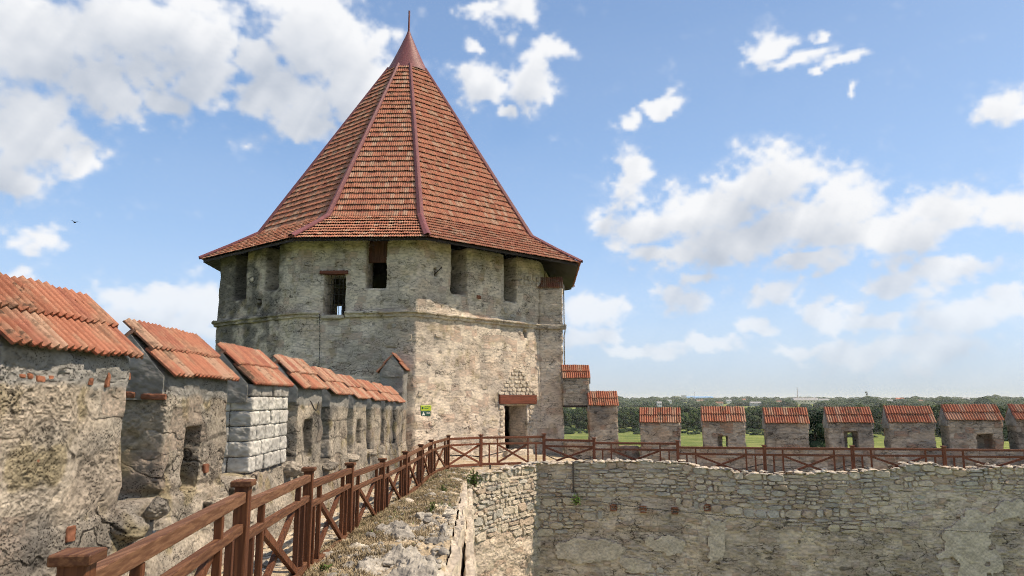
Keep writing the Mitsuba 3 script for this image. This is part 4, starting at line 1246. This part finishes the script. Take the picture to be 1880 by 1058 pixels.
def scatter(n, r, y0, y1, thr, seed, far=True):
    y = r.uniform(y0, y1, n)
    lo, hi = fence_x(y) - 0.12, np.interp(y, INNER[:5, 1], INNER[:5, 0]) + 0.02
    x = lo + (hi - lo) * r.random(n) ** 1.35
    m = nfbm(np.stack([x, y, 0 * x], 1), 1.5, 3, seed) + 0.16 * nstep(9, 15, y) - 0.22 * nstep(0.35, 0.9, (x - lo) / (hi - lo)) * (1 - nstep(12, 15, y)) > thr
    return np.stack([x, y], 1)[m]


tag(put('dry_grass', blades(scatter(100000, r7, 7.0, 24.8, -0.03, 3), 0.015, 0.085, 0.006, r7, 1.2), 'straw'), 'dry straw coloured grass on the shoulder beside the railing', 'grass', kind='stuff')
tag(put('green_grass', blades(scatter(9000, r7, 7.0, 24.5, 0.19, 19), 0.02, 0.09, 0.006, r7), 'leaf_fresh'), 'green grass tufts growing on the shoulder', 'grass', kind='stuff')


def weed(loc, h, spread, n, r, normal=(0, 0, 1), size=0.05):
    """Stems with leaves: (leaf mesh, stem mesh)."""
    leaf, stem = Bag(), Bag()
    o = np.array(loc)
    for _ in range(n):
        d = np.array(normal) * r.uniform(0.4, 1) + r.normal(0, 1, 3) * spread + [0, 0, 0.45]
        d = d / np.linalg.norm(d) * h * r.uniform(0.5, 1)
        mid, tip = o + d * 0.5 + [0, 0, 0.04 * h], o + d
        stem.add(*tube([o, mid, tip], 0.004, 4))
        for t in np.linspace(0.3, 1, 6):
            c = o + d * t
            a = r.normal(0, 1, 3)
            a /= np.linalg.norm(a)
            b3 = np.cross(a, r.normal(0, 1, 3))
            b3 /= np.linalg.norm(b3)
            s = size * r.uniform(0.6, 1.2)
            leaf.add([c, c + a * s + b3 * s * 0.35, c + a * s * 2, c + a * s - b3 * s * 0.35], [[0, 1, 2, 3]])
    return leaf.mesh(), stem.mesh()


for name, lab, args in (('weed', 'leafy green weed tuft growing at the sunlit corner of the retaining wall', dict(loc=(-1.12, 21.8, -2.55), h=0.55, spread=0.5, n=46, size=0.05)),
                        ('weed', 'small leafy plant rooted in the shaded retaining wall', dict(loc=(2.25, 25.55, -3.55), h=0.42, spread=0.4, n=22, normal=(-0.1, -0.8, 0.2), size=0.055)),
                        ('weed', 'low green weed at the foot of the second railing post', dict(loc=(-2.02, 8.05, -1.93), h=0.14, spread=0.5, n=14, size=0.03)),
                        ('weed', 'green tuft in the dry grass on the far end of the shoulder', dict(loc=(-1.62, 17.2, -2.25), h=0.22, spread=0.6, n=24, size=0.025)),
                        ('weed', 'green weed creeping at the edge of the rocky shoulder', dict(loc=(-1.45, 13.4, -2.2), h=0.16, spread=0.9, n=22, size=0.022))):
    args['loc'] = (args['loc'][0], args['loc'][1], max(args['loc'][2], heights([args['loc'][:2]])[0]) if args['loc'][1] < 20 else args['loc'][2])
    lf, sm = weed(r=r7, **args)
    k = number(name)
    tag(k, lab, 'weed')
    put(k + '__leaves', lf, 'leaf_fresh')
    put(k + '__stems', sm, 'bark')

# ------------------------------------------------------------------ trees, the far town, a bird
r8 = np.random.default_rng(99)
SITES = [(0.410, 48, 1400), (0.4345, 20, 1400), (0.262, 126, 3400), (0.2285, 34, 3400), (0.2395, 24, 3400), (0.2053, 6, 1050), (0.2875, 14, 1150), (0.2618, 14, 1600), (0.339, 16, 1150), (0.5415, 26, 2000),
         (0.5265, 11, 1500), (0.480, 6, 1700), (0.486, 15, 1700), (0.631, 26, 2100), (0.5918, 5, 1300),
         (0.219, 9, 1500), (0.302, 10, 1500), (0.322, 12, 1900), (0.372, 9, 1300), (0.456, 10, 1500), (0.512, 11, 1800), (0.568, 12, 1500), (0.655, 10, 1600)]


def crown(h, w, n_lumps, n_leaf, leaf, r, low=0.15):
    """Foliage of a tree of height h: uneven lumps with leaf sprays round them."""
    bag = Bag()
    spots = []
    sub = 0 if n_lumps > 20 and leaf > 0.3 else 1
    for _ in range(n_lumps):
        z = r.uniform(low, 0.93)
        rad = w / 2 * math.sqrt(max(0.05, 1 - ((z - 0.45) / 0.56) ** 2)) * r.uniform(0.35, 0.8)
        a = r.uniform(0, 6.28)
        s = w * (r.uniform(0.09, 0.17) if sub == 0 else r.uniform(0.13, 0.24))
        c = np.array([rad * math.cos(a), rad * math.sin(a), z * h])
        v, f = lump((s, s, s * 0.85), sub, 0.6, int(r.integers(400)), 1.8, r)
        bag.add(rotz(v, a) + c, f)
        spots.append((c, s))
    for _ in range(n_leaf):
        c, s = spots[r.integers(len(spots))]
        d = r.normal(0, 1, 3)
        d /= np.linalg.norm(d)
        p = c + d * s * r.uniform(0.8, 1.3)
        a, b3 = r.normal(0, 1, 3), r.normal(0, 1, 3)
        a *= leaf / np.linalg.norm(a)
        b3 *= leaf / np.linalg.norm(b3)
        bag.add([p - a, p + b3, p + a, p - b3], [[0, 1, 2, 3]])
    return bag


FB = [Bag(), Bag(), Bag()]
for dist, n, h0, h1, w0_, w1_, span in ((362, 74, 5.0, 9.6, 7, 14, (3, 44)), (392, 80, 6, 10.0, 8, 15, (3, 44)), (440, 90, 6.0, 9.4, 8, 15, (2, 44)), (540, 100, 5.5, 8.2, 9, 15, (0, 45)), (720, 100, 4.5, 7.2, 10, 18, (0, 45))):
    for az in np.linspace(*span, n):
        az = math.radians(az + r8.normal(0, 0.4))
        d = dist * r8.uniform(0.96, 1.05) * (1 - 0.12 * nstep(22, 34, math.degrees(az)))
        h = r8.uniform(h0, h1) * (1 + 0.26 * nstep(20, 30, math.degrees(az)))
        c = crown(h, r8.uniform(w0_, w1_), 34, 300, 0.42, r8, 0.05)
        v, f = c.mesh()
        x, y = d * math.sin(az), d * math.cos(az)
        FB[r8.choice(3, p=[0.5, 0.3, 0.2])].add(v + [x, y, ground_z(x, y)], f)
used.add('forest')
for n, (b2, m) in enumerate(zip(FB, ('leaf_forest', 'leaf_mid', 'leaf_olive'))):
    put(f'forest__{n + 1:03d}', b2.mesh(), m)
tag('forest', 'dense dark green river woodland across the meadow', 'forest', kind='stuff')
bag = Bag()
for _ in range(1700):
    d = 1050 * (4.0 ** r8.random())
    az = math.radians(r8.uniform(-3, 42))
    x, y = d * math.sin(az), d * math.cos(az)
    if any(abs(x / y - px) < w / dd * 0.55 + 0.004 and dd - 420 < y < dd + 40 for px, w, dd in SITES):
        continue
    s = r8.uniform(5, 11) * (1 + 0.5 * (r8.random() < 0.08))
    v, f = lump((s * r8.uniform(0.8, 1.8), s, s * r8.uniform(0.55, 0.9)), 1, 0.5, int(r8.integers(300)), 1.6, r8)
    bag.add(v + [x, y, ground_z(x, y) + s * 0.3], f)
tag(put('far_woodland', bag.mesh(), 'leaf_forest', smooth=False), 'distant tree clumps around the town on the far ridge', 'woodland', kind='stuff')
bag = Bag()
for _ in range(260):
    d, az = r8.uniform(300, 340), math.radians(r8.uniform(3, 40))
    s = r8.uniform(0.6, 1.8)
    v, f = lump((s * 1.3, s, s * 0.8), 1, 0.5, int(r8.integers(300)), 1.6, r8)
    bag.add(v + [d * math.sin(az), d * math.cos(az), ground_z(d * math.sin(az), d * math.cos(az)) + 0.2 * s], f)
tag(put('scrub', bag.mesh(), 'leaf_forest', smooth=False), 'low scrub along the edge of the far woodland', 'scrub', kind='stuff')


def tree(label, x, y, h, w, lumps, leaves, leaf, cat='tree'):
    k = number('tree')
    tag(k, label, cat)
    z = ground_z(x, y)
    put(k + '__crown', (lambda m: (m[0] + [x, y, z], m[1]))(crown(h, w, lumps, leaves, leaf, r8, 0.25).mesh()), 'leaf_forest')
    trunk = tube([(x, y, z - 0.2), (x + 0.1, y, z + h * 0.3), (x - 0.1, y, z + h * 0.6), (x, y, z + h * 0.85)], np.array([0.03, 0.024, 0.016, 0.006]) * h, 8)
    put(k + '__trunk', trunk, 'bark', smooth=40)


tree('bushy green tree standing close behind the right battlements', 25.1, 60.0, 13.4, 4.2, 46, 3800, 0.13)
tree('pointed dark poplar rising above the woods on the ridge', 790, 1600, 26, 7, 10, 200, 0.8, 'tree')


def far_house(label, px, w, d, z0, h, wall, roof, cat='house', flat=False, rise=0.3):
    global last_house
    k = number('house' if cat == 'house' else cat.replace(' ', '_'))
    tag(k, label, cat)
    last_house = k
    x = px * d
    D = max(8.0, w * 0.4)
    z = z0 - 6
    put(k + '__wall', (lambda m: (m[0] + [x, d + D / 2, (z + z0 + h) / 2], m[1]))(cbox(w, D, h + 6, 0.1)), wall)
    if flat:
        put(k + '__roof', (lambda m: (m[0] + [x, d + D / 2, z0 + h + 0.3], m[1]))(cbox(w + 0.6, D + 0.6, 0.6, 0.1)), roof)
    else:
        rr = min(D * rise, 5)
        sec = m3.CrossSection([np.array([(-D / 2 - 0.5, 0), (D / 2 + 0.5, 0), (0, rr)])], m3.FillRule.NonZero).extrude(w + 1)
        v, f = man(sec)
        put(k + '__roof', (np.stack([v[:, 2] - (w + 1) / 2 + x, v[:, 0] + d + D / 2, v[:, 1] + z0 + h + 0.02], 1), f), roof)
    n = max(2, min(8, int(w / 6)))
    for i in range(n):
        v, f = cbox(min(1.6, w / n * 0.5), 0.1, min(1.8, h * 0.5), 0.02)
        put(k + '__window', (v + [x - w / 2 + (i + 0.5) * w / n, d - 0.06, z0 + h * 0.55], f), 'pane_dark')


far_house('long cream shed on the wooded ridge', 0.410, 48, 1400, -6.2, 5.2, 'wall_cream', 'roof_grey', 'shed')
far_house('long white shed at the right end of the cream shed on the ridge', 0.4345, 20, 1400, -5.6, 5.0, 'wall_white', 'roof_grey', 'shed')
far_house('wide hall with a bright blue roof on the skyline', 0.262, 126, 3400, 3.0, 7.5, 'metal_blue', 'metal_blue', 'hall', rise=0.2)
far_house('pale apartment block left of the blue roofed hall', 0.2285, 34, 3400, 3.0, 14, 'wall_cream', 'roof_grey', 'apartment block', flat=True)
far_house('grey apartment block next to the blue roofed hall', 0.2395, 24, 3400, 3.0, 17, 'wall_grey', 'roof_grey', 'apartment block', flat=True)
far_house('small bright white house among the woods on the left', 0.2053, 6, 1050, -9.0, 4.0, 'wall_white', 'roof_grey')
far_house('house with a long brown roof between the trees', 0.2875, 14, 1150, -8.6, 3.0, 'wall_cream', 'roof_brown')
far_house('low beige house below the blue roofed hall', 0.2618, 14, 1600, -6.4, 4.0, 'wall_cream', 'roof_brown')
far_house('low grey roofed farm building on the woods edge', 0.339, 16, 1150, -8.2, 2.6, 'wall_grey', 'roof_grey', 'farm building')
far_house('house with a red roof on the right part of the ridge', 0.5415, 26, 2000, -3.0, 5.0, 'roof_red', 'roof_red')
far_house('white house below the red roofed house', 0.5265, 11, 1500, -6.2, 4.0, 'wall_white', 'roof_grey')
far_house('slim white tower block near the pointed poplar', 0.480, 6, 1700, -6.4, 10.5, 'wall_white', 'roof_grey', 'tower block', flat=True)
far_house('long low white house right of the slim white tower block', 0.486, 15, 1700, -3.0, 3.5, 'wall_white', 'roof_grey')
far_house('wide pale roofed house at the far right of the ridge', 0.631, 26, 2100, -1.5, 4.0, 'wall_white', 'roof_grey')
far_house('tiny white cottage against the dark woods', 0.5918, 5, 1300, -8.2, 3.4, 'wall_white', 'roof_grey', 'cottage')
ORDER = ['first', 'second', 'third', 'fourth', 'fifth', 'sixth', 'seventh', 'eighth']
for n, (px, w, d, wl, rf) in enumerate([(0.219, 9, 1500, 'wall_white', 'roof_grey'), (0.302, 10, 1500, 'wall_white', 'roof_grey'), (0.322, 12, 1900, 'wall_cream', 'roof_red'), (0.372, 9, 1300, 'wall_white', 'roof_brown'), (0.456, 10, 1500, 'wall_white', 'roof_grey'),
                                        (0.512, 11, 1800, 'wall_white', 'roof_grey'), (0.568, 12, 1500, 'wall_cream', 'roof_brown'), (0.655, 10, 1600, 'wall_white', 'roof_red')]):
    far_house(f'{ORDER[n]} from the left of the tiny scattered houses of the far town', px, w, d, float(np.interp(d, rad, gz[:, 0])) + 3.4, 3.6, wl, rf)
    labels[last_house]['group'] = 'tiny houses of the far town'
for px, d, z1, lab in ((0.3975, 1800, 30, 'tall thin red mast on the ridge'), (0.2538, 3000, 32, 'thin mast above the blue roofed hall'), (0.4947, 2300, 24, 'thin mast right of the slim white tower block')):
    tag(put('mast', tube([(px * d, d, -12), (px * d, d, 5), (px * d, d, z1)], np.array([0.9, 0.7, 0.5]), 6), 'mast_red', smooth=60), lab, 'mast')

# a small bird high over the left wall
bag = Bag()
v, f = lump((0.10, 0.28, 0.09), 2, 0.1, 5, 1.0, r8)
bag.add(v, f)
for s in (-1, 1):
    bag.add([(0.04 * s, 0.14, 0.05), (0.45 * s, 0.10, 0.20), (0.75 * s, -0.10, 0.12), (0.40 * s, -0.06, 0.17), (0.05 * s, -0.12, 0.04)], [[0, 1, 3, 4], [1, 2, 2, 3]])
bag.add([(-0.03, -0.2, 0), (0.03, -0.2, 0), (0.1, -0.5, 0.02), (-0.1, -0.5, 0.02)], [[0, 1, 2, 3]])
v, f = bag.mesh()
tag(put('bird', (rotz(v, 1.1) + [-56.9, 90, 22.8], f), 'bird_black'), 'small dark bird flying in the blue sky left of the tower', 'bird')

# every opaque material shows both its sides
for k, d in list(scene.items()):
    if d['type'] in ('diffuse', 'bumpmap', 'principled', 'roughplastic'):
        scene[k] = {'type': 'twosided', 'bsdf': d}
labels = {k: v for k, v in labels.items() if v}

# the summer haze over the valley
scene['haze'] = {'type': 'cube', 'to_world': T().translate([0, 4000, 2.0]).scale([9000, 9000, 36.0]), 'bsdf': {'type': 'null'}, 'interior': {'type': 'ref', 'id': 'air'}}
tag('haze', 'thin bluish haze over the valley', kind='stuff')
